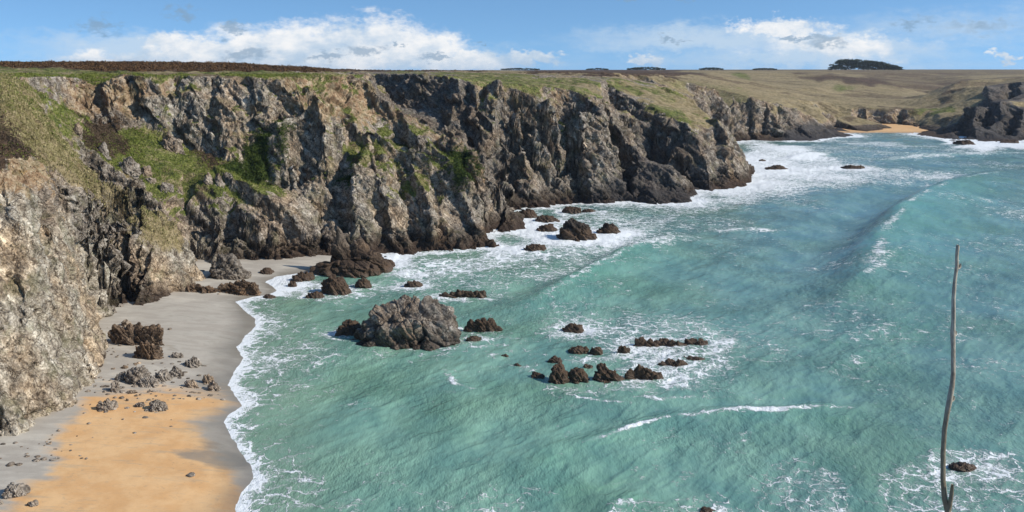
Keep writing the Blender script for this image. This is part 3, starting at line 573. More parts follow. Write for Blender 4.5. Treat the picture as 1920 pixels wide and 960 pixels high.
def make_terrain_mat():
    m, t, b = new_mat('cliff_rock_and_turf')
    pos = t.new('ShaderNodeNewGeometry').outputs['Position']
    c, lay, mid, fine, v = rock_color(t, pos, 1.5)
    a1 = t.new('ShaderNodeVertexColor', layer_name='cover'); a2 = t.new('ShaderNodeVertexColor', layer_name='tint')
    s1 = t.new('ShaderNodeSeparateColor'); t.l.new(a1.outputs[0], s1.inputs[0]); s2 = t.new('ShaderNodeSeparateColor'); t.l.new(a2.outputs[0], s2.inputs[0])
    G, S, Hc = s1.outputs; O, Pl, Bu = s2.outputs
    # pale rock near the beach, part of its lightness painted-in sun, orange earthy rock high up
    palec = t.mix(1, c, (1.42, 1.45, 1.4, 1), 'MULTIPLY'); c = t.mix(Pl, c, palec)
    oc = t.ramp(t.add(t.mul(mid, .6), t.mul(fine, .4)), [(.33, (.12, .07, .04)), (.46, (.33, .205, .11)), (.56, (.50, .38, .24)), (.68, (.58, .50, .38))])
    c = t.mix(t.mul(t.ss(t.add(O, t.mul(t.sub(t.noise(pos, .3, 5, .65), .5), 1.5)), .3, .8), .88), c, oc)
    lich = t.ss(t.noise(pos, .8, 5, .7), .62, .70); sz = t.new('ShaderNodeSeparateXYZ'); t.l.new(pos, sz.inputs[0])
    c = t.mix(t.mul(t.mul(lich, t.ss(sz.outputs[2], 8, 16)), .55), c, (.42, .24, .07, 1))
    # weathered greenish film
    c = t.mix(t.mul(t.ss(t.noise(pos, .3, 6, .65), .5, .64), .45), c, (.15, .145, .07, 1))
    wc, sep, zz = wet_band(t, c, pos)
    notbeach = t.ss(Pl, .5, .9, 1, .0); c = t.mix(notbeach, c, wc)
    yfar = t.ss(sz.outputs[1], 380, 700); big_ = t.noise(t.map(pos, (.035, .06, .06)), 1.0, 7, .68)
    nf = t.add(t.mul(t.noise(pos, 2.1, 5, .7), t.sub(1.0, t.mul(yfar, .7))), t.mul(big_, t.mul(yfar, .7))); nm = t.noise(pos, .45, 4, .6)
    j = t.mul(t.sub(nf, .5), .9)
    green = t.ramp(t.add(t.mul(nm, .4), t.mul(nf, .6)), [(.36, (.022, .032, .009)), (.46, (.08, .095, .022)), (.54, (.17, .185, .045)), (.66, (.31, .29, .11))])
    straw = t.ramp(t.add(t.mul(nm, .55), t.mul(nf, .45)), [(.3, (.10, .08, .04)), (.45, (.23, .18, .09)), (.58, (.36, .285, .165)), (.72, (.46, .38, .25))])
    heath = t.ramp(t.add(t.mul(nm, .5), t.mul(nf, .5)), [(.32, (.022, .018, .012)), (.5, (.085, .055, .035)), (.62, (.14, .085, .05)), (.75, (.13, .12, .045))])
    bushc = t.ramp(nf, [(.35, (.012, .02, .006)), (.5, (.045, .065, .016)), (.68, (.10, .125, .03))])
    pt = t.noise(pos, .22, 6, .7); green = t.mix(t.mul(t.ss(pt, .47, .62), .8), green, straw); green = t.mix(t.mul(t.ss(t.noise(pos, .3, 6, .72), .55, .66), .8), green, heath); straw = t.mix(t.mul(t.ss(t.noise(pos, .18, 6, .7), .52, .62), .16), straw, green); straw = t.mix(t.mul(t.ss(t.noise(t.map(pos, (.012, .03, .03)), 1.0, 6, .65), .5, .62), .6), straw, heath)
    c = t.mix(t.mul(a1.outputs[1], .82), c, t.mix(fine, (.022, .022, .026, 1), (.075, .07, .068, 1)))  # dark rock, plus the shade painted on cove face and ravine wall
    c = t.mix(t.ss(t.add(S, j), .28, .55), c, straw); c = t.mix(t.ss(t.add(G, j), .28, .55), c, green)
    c = t.mix(t.ss(t.add(Hc, j), .28, .55), c, heath); c = t.mix(t.ss(t.add(Bu, j), .28, .5), c, bushc)
    t.l.new(c, b.inputs['Base Color']); b.inputs['Roughness'].default_value = .9; b.inputs['Specular IOR Level'].default_value = .25
    h = t.add(t.mul(lay, .75), t.add(t.mul(fine, .45), t.add(t.mul(t.noise(pos, 9, 3, .7), .12), t.mul(t.mn(v, .12), 2.6))))
    t.l.new(bump(t, h, .62, 1.0), b.inputs['Normal'])
    return m
def make_rock_mat(name, tone, z0, beach=False, warm=1.0):
    m, t, b = new_mat(name); pos = t.new('ShaderNodeNewGeometry').outputs['Position']
    c, lay, mid, fine, v = rock_color(t, pos, tone)
    c = t.mix(1, c, (warm, 1.0, 1/warm, 1), 'MULTIPLY')
    if not beach:
        c, s, zz = wet_band(t, c, pos, z0, (.028, .02, .014, 1), (.12, .075, .045, 1))
        t.put(b.inputs['Roughness'], t.ss(s.outputs[2], 0.0, 1.2, .35, .85))
    else: b.inputs['Roughness'].default_value = .9
    t.l.new(c, b.inputs['Base Color']); b.inputs['Specular IOR Level'].default_value = .3
    h = t.add(t.mul(lay, .6), t.add(t.mul(fine, .5), t.mul(t.mn(v, .12), 2.0)))
    t.l.new(bump(t, h, .3, .9), b.inputs['Normal']); return m
M_TER = make_terrain_mat()
M_DARK = make_rock_mat('dark_sea_rock', .62, 2.2); M_STACK = make_rock_mat('stack_rock', .62, 2.2, warm=1.1); M_LOW = make_rock_mat('wet_brown_rock', .5, 4.0)
M_BEACH = make_rock_mat('beach_boulder', 1.3, 0, True); M_BROWN = make_rock_mat('beach_brown_rock', .62, 0, True, 1.18); M_ISL = make_rock_mat('island_rock', 1.05, -.5)

Zg = Z2.reshape(NR, NU)
fm = np.maximum.reduce([Zg[:-1, :-1], Zg[1:, :-1], Zg[:-1, 1:], Zg[1:, 1:]]) > -1.6
one = np.ones((NR, NU))
ter = grid_obj('cliffs_and_hills', X2.reshape(NR, NU), Y2.reshape(NR, NU), Zg, fm, M_TER,
               {'cover': (CH['green'], CH['straw'], CH['heather'], CH['dark']), 'tint': (CH['orange'], CH['pale'], CH['bush'], one)})
ter['kind'] = 'structure'
print('terrain verts', len(ter.data.vertices))

# ------------------------------------------------------------------ the two beaches
def ray0(u, v, z=0.0): Y = F*(H-z)/(v-HZ); return np.array([(u-960)/F*Y, Y])
WL = np.array([ray0(*p) for p in [(380, 1200), (420, 1060), (440, 990), (446, 950), (452, 930), (478, 898), (470, 870), (448, 840), (418, 792), (430, 775), (455, 760), (440, 742), (428, 722), (436, 700), (455, 672), (446, 650), (462, 628), (478, 612), (478, 598), (458, 582), (440, 566), (470, 557), (500, 553), (520, 545), (500, 528), (520, 518), (560, 512), (640, 500), (700, 488)]])
def seg_dist(px, py, L_):
    best = np.full(px.shape, 1e9); sgn = np.zeros(px.shape)
    for a, b in zip(L_[:-1], L_[1:]):
        d = b-a; l2 = (d**2).sum(); t = np.clip(((px-a[0])*d[0]+(py-a[1])*d[1])/l2, 0, 1)
        ex = px-(a[0]+t*d[0]); ey = py-(a[1]+t*d[1]); dd = np.hypot(ex, ey); s = np.sign(d[0]*ey-d[1]*ex)
        m = dd < best; best[m] = dd[m]; sgn[m] = s[m]
    return best, sgn
def sand_z(x, y):
    d, s = seg_dist(x, y, WL); d = d*s     # positive inland (left of the line seen walking away)
    return np.where(d > 0, 2.1*(1-np.exp(-d*.055)), d*.12)
su = np.arange(-640, 760, 3.0); sY = 66520/(np.arange(1200, 485, -2.0)-HZ)
SX = (su[None, :]-960)/F*sY[:, None]; SY = np.repeat(sY[:, None], len(su), 1)
SZ = sand_z(SX, SY)
ps = np.stack([SX.ravel(), SY.ravel(), SX.ravel()*0], 1).astype(np.float32)
SZ = SZ+(fbm(ps, 8, 3, seed=301)*.10+fbm(ps, .9, 3, seed=305)*.02).reshape(SZ.shape)*np.clip(SZ*3+.3, .1, 1)
def make_sand():
    m, t, b = new_mat('sand'); pos = t.new('ShaderNodeNewGeometry').outputs['Position']
    a = t.new('ShaderNodeVertexColor', layer_name='sand'); s = t.new('ShaderNodeSeparateColor'); t.l.new(a.outputs[0], s.inputs[0])
    O, Wt, D = s.outputs
    stp = t.map(pos, (.5, 1.4, 1), (0, 0, math.radians(12))); n = t.noise(stp, .35, 6, .6, .5); n2 = t.noise(pos, .12, 4, .6); fine = t.noise(pos, 9, 3, .8)
    dry = t.mix(t.ss(n, .4, .65), (.37, .33, .275, 1), (.47, .43, .36, 1))
    org = t.mix(t.ss(t.noise(pos, .3, 6, .65), .35, .65), (.60, .345, .15, 1), (.68, .43, .21, 1)); org = t.mix(t.mul(t.ss(t.noise(t.map(pos, (.4, 2.2, 1)), .5, 5, .7), .52, .68), .45), org, (.36, .30, .21, 1))
    c = t.mix(t.ss(t.add(O, t.mul(t.sub(n, .5), 1.3)), .14, .62), dry, org)
    c = t.mix(t.mul(t.ss(t.add(D, t.mul(t.sub(n, .5), 1.2)), .35, .7), .75), c, (.21, .195, .165, 1))
    c = t.mix(t.mul(Wt, .55), c, (.13, .115, .09, 1))
    c = t.mix(t.ss(fine, .3, .42), t.mix(1, c, (.75, .74, .72, 1), 'MULTIPLY'), c)
    speck = t.voro(pos, 1.3, 'F1'); c = t.mix(t.mul(t.ss(t.noise(pos, 1.3, 5, .75), .56, .7), .3), c, (.22, .2, .16, 1)); c = t.mix(t.mul(t.ss(speck, .035, .06, 1, 0), .7), c, (.1, .08, .06, 1))
    t.l.new(c, b.inputs['Base Color']); t.put(b.inputs['Roughness'], t.ss(Wt, .3, 1.0, .85, .28)); b.inputs['Specular IOR Level'].default_value = .35
    t.l.new(bump(t, t.add(n, t.mul(fine, .2)), .06, .6), b.inputs['Normal']); return m
M_SAND = make_sand()
SV = HZ+F*(H-SZ)/SY; SU = np.repeat(su[None, :], len(sY), 0)
jn = fbm(ps, 6, 4, .6, 311).reshape(SZ.shape)
og = np.zeros(SZ.shape); dk = np.zeros(SZ.shape)
for poly, s in (([(60, 900), (140, 775), (170, 740), (300, 728), (450, 745), (440, 770), (330, 775), (400, 850), (440, 900), (470, 1000), (460, 1300), (-200, 1300), (-60, 980), (60, 940)], .95), ([(260, 600), (340, 612), (270, 616)], .6)):
    og[inpoly(poly, SU+jn*30, SV+jn*14)] = s
og[(SU < 115) & (SV < 905) & (SV > 815)] = 0
for poly, s in (([(330, 770), (440, 780), (450, 880), (400, 870), (360, 820)], .45), ([(300, 840), (470, 852), (480, 890), (330, 868)], .8), ([(40, 930), (110, 850), (80, 830), (115, 860), (90, 905), (60, 950)], .7), ([(200, 550), (480, 570), (460, 720), (300, 700)], .35)):
    dk[inpoly(poly, SU+jn*30, SV+jn*14)] = s
dwl, sg = seg_dist(SX, SY, WL); wet = np.clip(1-dwl*sg/4.5-jn*.5, 0, 1)
sm = np.ones((len(sY)-1, len(su)-1), bool); sm &= (SZ[:-1, :-1] > -1.5)
bo = grid_obj('beach', SX, SY, SZ, sm, M_SAND, {'sand': (blur(og, 160), wet, blur(dk, 60), np.ones(SZ.shape))}); bo['kind'] = 'structure'
fu = np.arange(1535, 1750, 3.0); fY = np.arange(540, 625, 1.5)
FX = (fu[None, :]-960)/F*fY[:, None]; FY = np.repeat(fY[:, None], len(fu), 1)
FZ = (FY-553)*.045
fo = grid_obj('far_beach', FX, FY, FZ, np.ones((len(fY)-1, len(fu)-1), bool), M_SAND, {'sand': (np.ones(FZ.shape), np.clip(1-FZ*1.6, 0, 1), np.zeros(FZ.shape), np.ones(FZ.shape))}); fo['kind'] = 'structure'

# ------------------------------------------------------------------ the sea
ROCKS = []   # (x, y, radius) of every rock standing in the water, filled below
exec_rocks = []
def rock_spec(*a, **k): exec_rocks.append((a, k))
SPH = {}
def sphere(level):
    if level not in SPH:
        bm = bmesh.new(); bmesh.ops.create_icosphere(bm, subdivisions=level, radius=1)
        v = np.array([x.co[:] for x in bm.verts], np.float32); f = np.array([[q.index for q in x.verts] for x in bm.faces]); bm.free(); SPH[level] = (v, f)
    return SPH[level]
def tag(o, label, cat, group=None, kind=None):
    o['label'] = label; o['category'] = cat
    if group: o['group'] = group
    if kind: o['kind'] = kind
def place_rock(name, label, cat, u, v, wpx, hpx, mat, z0=0.0, lobes=None, depth=.8, group=None, seed=None, rough=1.0, Y0=None, sharp=1.0, cuts=9):
    """a craggy rock: union of lobes (fraction across, fraction width, fraction height, fraction depth offset) grown out of one centre"""
    seed = seed if seed is not None else int(u*7+v*13) % 9973; rs = np.random.RandomState(seed)
    Yb = Y0 or F*(H-z0)/(v-HZ); rx = wpx/2/F*Yb; ry = rx*depth; Yc = Yb+ry*.85; rx = wpx/2/F*Yc
    cx = (u-960)/F*Yc; top = H-(v-hpx-HZ)*Yc/F; hh = max(top-z0, .12)
    if lobes is None:
        lobes = [(0, .8, .85, 0)]+[(rs.uniform(-.55, .55), rs.uniform(.35, .6), rs.uniform(.5, 1.0), rs.uniform(-.4, .4)) for _ in range(3)]
    level = 7 if wpx > 90 else (6 if wpx > 38 else 5)
    d, f = sphere(level); o = np.array([0, 0, 0.0])
    r = np.full(len(d), .2*min(rx, hh)); dd = d.astype(np.float64)
    for fx, fw, fh, fy in lobes:
        c = np.array([fx*rx, fy*ry, 0]); rad = np.array([fw*rx, fw*ry*1.1, fh*hh])
        a = ((dd/rad)**2).sum(1); b_ = -2*((dd*c)/rad**2).sum(1); cc_ = ((c/rad)**2).sum()-1
        disc = b_*b_-4*a*cc_; ok = disc > 0
        t = np.where(ok, (-b_+np.sqrt(np.maximum(disc, 0)))/(2*a), 0); r = np.maximum(r, t)
    P = dd*r[:, None]
    size = (rx*hh)**.5*.8+rx*.25
    for _ in range(cuts):   # break flat planes off it
        n = rs.normal(size=3); n[2] = abs(n[2])*.7; n /= np.linalg.norm(n); s = P @ n; lim = np.percentile(s, 99.9)*rs.uniform(.72, .95)
        P -= np.maximum(s-lim, 0)[:, None]*n*.8
    q = (P+np.array([cx, Yc, z0])).astype(np.float32) @ (ST*np.array([[1], [1], [.7]], np.float32)).T
    nrm = P/np.array([rx, ry, hh])**2; nrm /= np.linalg.norm(nrm, axis=1, keepdims=True)+1e-9
    k = size*rough
    D = .20*k*facet(q, size*.75, 5)+.12*k*facet(q, size*.36, 13)+.06*k*facet(q, size*.17, 19)+.08*k*fbm(q, size*.5, 5, .6, 60, True)*sharp+.13*k*strata(q @ np.linalg.inv(ST*np.array([[1], [1], [.7]], np.float32)).T.astype(np.float32), size*.33, 1.0, 97)
    P = P+nrm*D[:, None]
    # keep the photographed outline: same width and height after the roughening
    ext = (P[:, 0].max()-P[:, 0].min())/2; P[:, 0] *= rx/ext; P[:, 0] -= (P[:, 0].max()+P[:, 0].min())/2
    P[:, 2] *= hh/P[:, 2].max(); P[:, 2] = np.where(P[:, 2] < 0, P[:, 2]*.4, P[:, 2]); P[:, 2] = np.maximum(P[:, 2], -.35*hh-.5)
    me = mesh_from(name, P, f); smooth(me); me.materials.append(mat)
    ob = bpy.data.objects.new(name, me); COL.objects.link(ob); ob.location = (cx, Yc, z0); tag(ob, label, cat, group)
    return ob, cx, Yc, rx, ry
SEAROCKS = []
def sea(name, label, u0, u1, v0, v1, mat=None, lobes=None, cat='rock', foam=1.0, **k):
    o, x, y, rx, ry = place_rock(name, label, cat, (u0+u1)/2, v1, u1-u0, v1-v0, mat or M_DARK, 0.0, lobes, **k)
    SEAROCKS.append((x, y, rx, ry, foam)); return o
sea('rock_island', 'large craggy grey rock island with rounded humps standing alone in green water', 657, 868, 556, 653, M_ISL, cat='rock island',
    lobes=[(.0, .42, 1.0, .1), (.45, .36, .97, .1), (.72, .27, .72, 0), (-.28, .42, .84, 0), (-.55, .38, .55, -.1), (-.78, .24, .3, -.1), (.15, .6, .66, -.4), (-.35, .5, .5, -.4), (.6, .38, .5, -.4)], depth=.62, rough=.5, seed=5, foam=.4, cuts=4)
sea('sea_stack', 'dark pointed sea stack at the foot of the central cliff', 582, 738, 424, 518, M_STACK, cat='sea stack',
    lobes=[(-.3, .13, 1.0, 0), (-.3, .24, .84, 0), (-.25, .36, .66, .1), (.08, .3, .74, .1), (.25, .42, .5, 0), (.5, .45, .3, 0), (-.6, .38, .25, 0), (.0, .75, .36, -.3)], depth=.6, rough=.5, seed=11, foam=.5, cuts=2)
SL = [('small dark jagged rock just off the left end of the large rock island', 630, 682, 600, 632, .7),
 ('brown rock spur touching the right end of the large rock island', 862, 944, 594, 625, .6),
 ('small low brown rock in front of the right end of the rock island', 872, 903, 628, 643, .8),
 ('long low brown reef in the water behind the rock island', 822, 914, 542, 558, .8),
 ('large rounded brown boulder in front of the sea stack', 598, 663, 516, 554, .4),
 ('pointed brown boulder close beside the large rounded one by the stack', 662, 698, 519, 541, .5),
 ('low flat dark rock at the left foot of the rounded boulder', 570, 612, 546, 561, .6),
 ('dark rock in white water left of the sea stack', 546, 592, 508, 528, .8),
 ('little dark rock at the edge of the sand left of the rounded boulder', 540, 558, 526, 538, .8),
 ('dark boulder at the back edge of the beach near the slab cliff', 484, 516, 501, 517, .8),
 ('low brown rock at the tip of the beach in the first foam', 492, 518, 552, 560, .8),
 ('small dark rock alone in foam between the stack and the rock island', 757, 793, 526, 539, 1),
 ('small brown rock tucked at the right foot of the sea stack', 712, 742, 486, 503, .8),
 ('small flat dark rock alone in foam, nearest of those off the cliff foot', 980, 1026, 456, 472, 1),
 ('biggest dark brown rock of the group off the cliff foot', 1042, 1124, 410, 451, 1),
 ('dark rock with foam at the right of the biggest offshore rock', 1117, 1171, 417, 441, 1),
 ('low dark rock touching the left of the biggest offshore rock', 1004, 1046, 419, 434, .9),
 ('low brown rock between the cliff toe and the biggest offshore rock', 1000, 1050, 403, 417, .9),
 ('brown rock against the toe of the cliff', 964, 1014, 391, 410, .9),
 ('small brown rock far off the pinnacle foot', 1053, 1090, 386, 400, .9),
 ('tiny dark rock right of the small brown one below the cave', 1089, 1119, 390, 399, .9),
 ('pale brown rounded boulder at the inner corner of the cliff toe', 892, 922, 407, 420, .7),
 ('slanted dark rock in foam above the middle reef', 1051, 1096, 606, 624, 1),
 ('left block of the foam washed ledge', 1182, 1240, 632, 654, 1.2),
 ('middle block of the foam washed ledge', 1222, 1290, 634, 653, 1.2),
 ('right end of the foam washed ledge', 1280, 1336, 634, 652, 1.2),
 ('rounded dark rock, left of a touching pair above the brown boulders', 1061, 1106, 648, 667, .9),
 ('rounded dark rock, right of a touching pair above the brown boulders', 1100, 1133, 649, 668, .9),
 ('small round dark rock between the touching pair and the washed ledge', 1153, 1183, 647, 666, 1.1),
 ('tiny dark rock alone at the left of the reef, upper one', 937, 956, 663, 672, .8),
 ('tiny dark rock alone at the left of the reef, lower one', 961, 979, 681, 690, .8),
 ('small brown rock just behind the two blocky brown boulders', 1025, 1057, 667, 684, .9),
 ('tall blocky brown boulder, left of the reef', 1027, 1071, 680, 721, .5),
 ('squat blocky brown boulder leaning on the tall one', 1064, 1107, 690, 720, .5),
 ('small low brown rock at the left tip of the reef', 994, 1023, 697, 712, .7),
 ('small brown rock wedged behind the sloping boulder', 1091, 1113, 681, 694, .7),
 ('large sloping brown boulder in the middle of the reef', 1106, 1173, 681, 721, .6),
 ('dark ledge with white water running over it', 1162, 1250, 682, 718, 1.6),
 ('low brown rock beyond the water covered ledge', 1226, 1300, 671, 692, 1.3),
 ('flat dark rock at the right tip of the reef', 1280, 1326, 667, 680, 1.1),
 ('flat black rock in white surf off the far headland', 1430, 1478, 309, 319, 1),
 ('tiny black rock in surf behind the flat black one', 1420, 1437, 298, 303, 1),
 ('flat black rock alone in surf in the middle of the second bay', 1578, 1622, 309, 318, 1),
 ('black rock in breakers off the far right cliffs, left one', 1788, 1832, 262, 272, .9),
 ('black rock in breakers off the far right cliffs, right one', 1872, 1912, 261, 269, .9),
 ('low dark rock awash in foam beside the bare stem', 1778, 1832, 866, 884, 1.0),
 ('dark rock tip awash at the bottom edge', 1308, 1346, 951, 968, .8)]
LB = {(598, 517): None}
for lab, u0, u1, v0, v1, fo_ in SL:
    lob = None; dp = .75; rg = .62
    if 'rounded brown boulder' in lab: lob = [(0, .9, .95, 0), (.3, .6, .8, 0)]; rg = .55
    if 'blocky' in lab or 'sloping' in lab: rg = .6
    if 'sloping' in lab: lob = [(-.35, .6, .95, 0), (.25, .6, .75, 0), (.65, .35, .35, 0)]
    if 'reef in' in lab: lob = [(-.8, .3, .45, 0), (-.45, .4, .6, 0), (0, .4, .65, 0), (.4, .35, .75, 0), (.82, .2, 1, 0)]; dp = .22
    if 'ledge' in lab: dp = .4; lob = [(-.7, .35, .8, 0), (-.25, .4, .95, .2), (.25, .4, .85, -.1), (.7, .35, .7, 0)]
    if 'spur touching' in lab: lob = [(-.7, .4, .8, 0), (-.2, .4, 1, 0), (.3, .35, .85, 0), (.75, .25, .45, 0)]; dp = .4
    sea('sea_rock', lab, u0, u1, v0, v1, M_LOW if (v1 > 480 or v1 < 420) else M_DARK, lob, depth=dp, rough=rg, foam=fo_, group='rocks standing in the sea')
# beach boulders
BL = [('largest brown block on the beach, hollow and dark in front', 202, 311, 606, 651, 'b'), ('tilted brown slab in front of the largest beach block', 249, 313, 640, 677, 'b'),
 ('pale grey stone behind the largest beach block', 225, 248, 597, 612, 'g'), ('grey stone leaning at the foot of the pale cliff', 204, 219, 573, 588, 'g'), ('small pale stone beside the leaning grey stone', 218, 233, 569, 576, 'g'),
 ('flat speckled stone right of the tilted brown slab', 318, 345, 660, 672, 'g'), ('dark grey boulder with flat top right of the stone cluster', 340, 379, 668, 689, 'g'),
 ('largest grey boulder in the cluster at mid beach', 233, 285, 687, 722, 'g'), ('pale grey boulder at the front of the mid beach cluster', 257, 300, 706, 727, 'g'), ('grey boulder at the right of the largest one in the cluster', 283, 322, 693, 716, 'g'),
 ('pale pointed boulder at the upper right of the cluster', 312, 346, 685, 707, 'g'), ('small split grey stone at the left of the cluster', 204, 230, 714, 735, 'g'), ('pinkish stone left behind the largest cluster boulder', 213, 238, 696, 716, 'g'),
 ('small flat stone above the cluster', 225, 240, 684, 692, 'g'), ('lone grey boulder midway between cluster and surf', 345, 370, 711, 727, 'g'), ('upper of two touching boulders nearest the surf', 378, 402, 702, 720, 'g'), ('lower of two touching boulders nearest the surf', 386, 415, 714, 734, 'g'),
 ('white grey boulder on orange sand near the pale cliff', 180, 221, 748, 770, 'g'), ('small cream stone on orange sand left of the cream boulder', 249, 271, 754, 765, 'g'), ('cream boulder on orange sand', 274, 316, 749, 773, 'g'),
 ('thin flat stone between cluster and orange sand', 236, 256, 731, 738, 'g'), ('long pale boulder at the bottom left of the orange sand', 2, 55, 907, 935, 'g'), ('small pale stone below the long pale boulder', 50, 72, 938, 950, 'g'), ('tiny pale stone cut by the left edge of the sand', -8, 7, 937, 947, 'g'),
 ('long flat dark rock at the back of the beach', 331, 405, 532, 549, 'b'), ('brown rock ridge at the back of the beach by the foam', 396, 491, 522, 553, 'b'), ('rounded dark grey boulder under the slab cliff', 380, 470, 475, 525, 'c'),
 ('low grey outcrop at the cave mouth', 208, 280, 500, 531, 'c'), ('upright ribbed grey boulder at the cave mouth', 297, 343, 492, 533, 'c'), ('narrow grey boulder wedged at the cave mouth', 272, 302, 506, 533, 'c'), ('small round stone at the foot of the ribbed boulder', 332, 353, 523, 536, 'b'),
 ('tiny stone on grey sand', 186, 206, 722, 727, 'g'), ('tiny orange stone alone on orange sand', 235, 242, 747, 752, 'g')]
M_CAVE = make_rock_mat('cave_boulder', .9, 0, True)
for lab, u0, u1, v0, v1, kk in BL:
    Y = 63700/(v1-HZ)
    for _ in range(6): z = float(sand_z(np.array([(.5*(u0+u1)-960)/F*Y]), np.array([Y]))[0]); z = max(z, 0); Y = F*(H-z)/(v1-HZ)
    lob = None; dp = .7
    if 'largest brown' in lab: lob = [(-.6, .4, .8, 0), (-.15, .5, .95, .1), (.35, .5, .95, 0), (.7, .3, .85, 0)]; dp = .5
    if 'long flat' in lab or 'ridge' in lab: dp = .3
    place_rock('beach_boulder', lab, 'boulder', (u0+u1)/2, v1, u1-u0, v1-v0, {'b': M_BROWN, 'g': M_BEACH, 'c': M_CAVE}[kk], z, lob, dp, 'boulders on the beach', rough=.75)
rs_ = np.random.RandomState(77); pbv, pbf = [], []; sv0, sf0 = sphere(2); cnt = 0
for cu, cv_, su_, sv_, n_ in [(270, 715, 60, 25, 130), (230, 660, 40, 30, 40), (200, 745, 30, 25, 20), (300, 800, 90, 60, 12), (340, 540, 80, 12, 20), (60, 840, 60, 18, 40), (380, 715, 30, 18, 25)]:
    for _ in range(n_):
        u_ = rs_.normal(cu, su_); v_ = rs_.normal(cv_, sv_)
        if v_ < 520: continue
        g_ = ray0(u_, v_, 1.3); zz_ = float(sand_z(np.array([g_[0]]), np.array([g_[1]]))[0])
        if zz_ < .15: continue
        s_ = abs(rs_.normal(0, .13))+.05; pv = sv0*np.array([s_*rs_.uniform(.8, 1.6), s_, s_*.55])*(1+rs_.uniform(-.25, .25, (len(sv0), 1)))+np.array([g_[0], g_[1], zz_+.02]); pbv.append(pv); pbf.append(sf0+cnt*len(sv0)); cnt += 1
pme = mesh_from('pebbles', np.concatenate(pbv), np.concatenate(pbf)); pme.materials.append(M_BEACH); pbo = bpy.data.objects.new('pebbles', pme); COL.objects.link(pbo); tag(pbo, 'grey pebbles strewn over the sand between the boulders', 'pebbles', kind='stuff')
def hit(u, v):
    j = int(np.interp(u, U, np.arange(NU))); c = HZ+F*(H-Zg[:, j])/Y2.reshape(NR, NU)[:, j]; m = np.where((c <= v) & (Zg[:, j] > 0) & (GY[:, j] > 166))[0]; i = m[0]; return Y2.reshape(NR, NU)[i, j], Zg[i, j]
for lab, u0, u1, v0, v1 in [('long pale outcrop in the green bowl below the back wall', 212, 262, 292, 328), ('small outcrop right of the long pale one in the green bowl', 258, 285, 310, 330), ('small upright outcrop high in the green bowl', 134, 156, 228, 252), ('outcrop on the upper slope of the green bowl', 182, 208, 265, 296),
    ('white boulder with black gap in the green bowl', 380, 400, 322, 348), ('pale boulder right of the white one in the green bowl', 398, 420, 324, 350), ('grey outcrop in the lower green bowl', 296, 328, 340, 366), ('grey outcrop under the back wall', 296, 348, 245, 285), ('small grey stone in the lower green bowl', 270, 295, 332, 346)]:
    Y, z = hit((u0+u1)/2, v1)
    place_rock('outcrop', lab, 'outcrop', (u0+u1)/2, v1, u1-u0, v1-v0, M_BEACH, z-.3, None, .8, 'outcrops in the green bowl', Y0=Y, rough=.6)

# ------------------------------------------------------------------ sea surface
wu = np.concatenate([np.arange(-640, -30, 12), np.arange(-30, 1950, 2.2), np.arange(1950, 2560, 12)])
wv = np.concatenate([np.arange(1200, 990, -6), np.arange(990, 300, -1.7), np.arange(300, 238, -.7)])
wY = 66520/(wv-HZ); WX = (wu[None, :]-960)/F*wY[:, None]; WY_ = np.repeat(wY[:, None], len(wu), 1)
WV = np.repeat(wv[:, None], len(wu), 1); WU = np.repeat(wu[None, :], len(wv), 0)
sh = WX.shape; pw = np.stack([WX.ravel(), WY_.ravel(), WX.ravel()*0], 1).astype(np.float32)
# land mask on a metre grid, softly spread: where the surf is
gx = np.arange(-160, 420, 1.0); gy = np.arange(70, 620, 1.0); LX, LY = np.meshgrid(gx, gy)
land = (sample(HREG, LX.ravel(), LY.ravel()).reshape(LX.shape) > -.3).astype(float)
def gblur(a, s):
    k = np.exp(-(np.arange(-int(3*s), int(3*s)+1)**2)/(2*s*s)); k /= k.sum(); p = len(k)//2
    b = np.pad(a, p, mode='edge'); b = np.apply_along_axis(lambda r: np.convolve(r, k, 'same'), 1, b); b = np.apply_along_axis(lambda r: np.convolve(r, k, 'same'), 0, b)
    return b[p:-p, p:-p]
def gs(A, x, y):
    i = np.clip(y-gy[0], 0, len(gy)-1.01); j = np.clip(x-gx[0], 0, len(gx)-1.01); a = i.astype(int); b = j.astype(int); fi = i-a; fj = j-b
    return A[a, b]*(1-fi)*(1-fj)+A[a+1, b]*fi*(1-fj)+A[a, b+1]*(1-fi)*fj+A[a+1, b+1]*fi*fj
n_big = fbm(pw, 28, 3, seed=401).reshape(sh); n_mid = fbm(pw, 9, 3, seed=405).reshape(sh)
n_sm = fbm(pw, 3.2, 3, .6, 411).reshape(sh); foam = .25+.34*n_big+.22*n_mid+.16*n_sm
l3 = gs(gblur(land, 2.0), WX, WY_); l10 = gs(gblur(land, 8), WX, WY_)
foam += np.clip(l3*2.2, 0, .6)+np.clip(l10*1.1, 0, .28)
rfo = np.zeros(sh)
for x, y, rx, ry, k in SEAROCKS:
    if k <= 0: continue
    d = np.hypot((WX-x)/(rx+.8), (WY_-y)/(ry+1.2)); rfo = np.maximum(rfo, k*.46*np.exp(-np.maximum(d-1, 0)**2*1.6)*(d < 5)*(.8+1.4*n_mid+1.0*n_sm))
foam += rfo
dw, sg = seg_dist(WX, WY_, WL); dw = -dw*sg
dwj = dw+n_mid*1.2
swz = ((WU < 780) & (WY_ < 190))
foam += swz*(.95*np.exp(-np.clip(dwj, 0, 99)**2/2.5)+.26*np.exp(-((dwj-3.5)/3)**2)+.06*np.exp(-((dwj-9)/5)**2))
REEF = None
def fpoly(s, poly, soft=12):
    m = inpoly(poly, WU+n_mid*50, WV+n_mid*16+n_big*10).astype(float); return blur(m, soft)*s
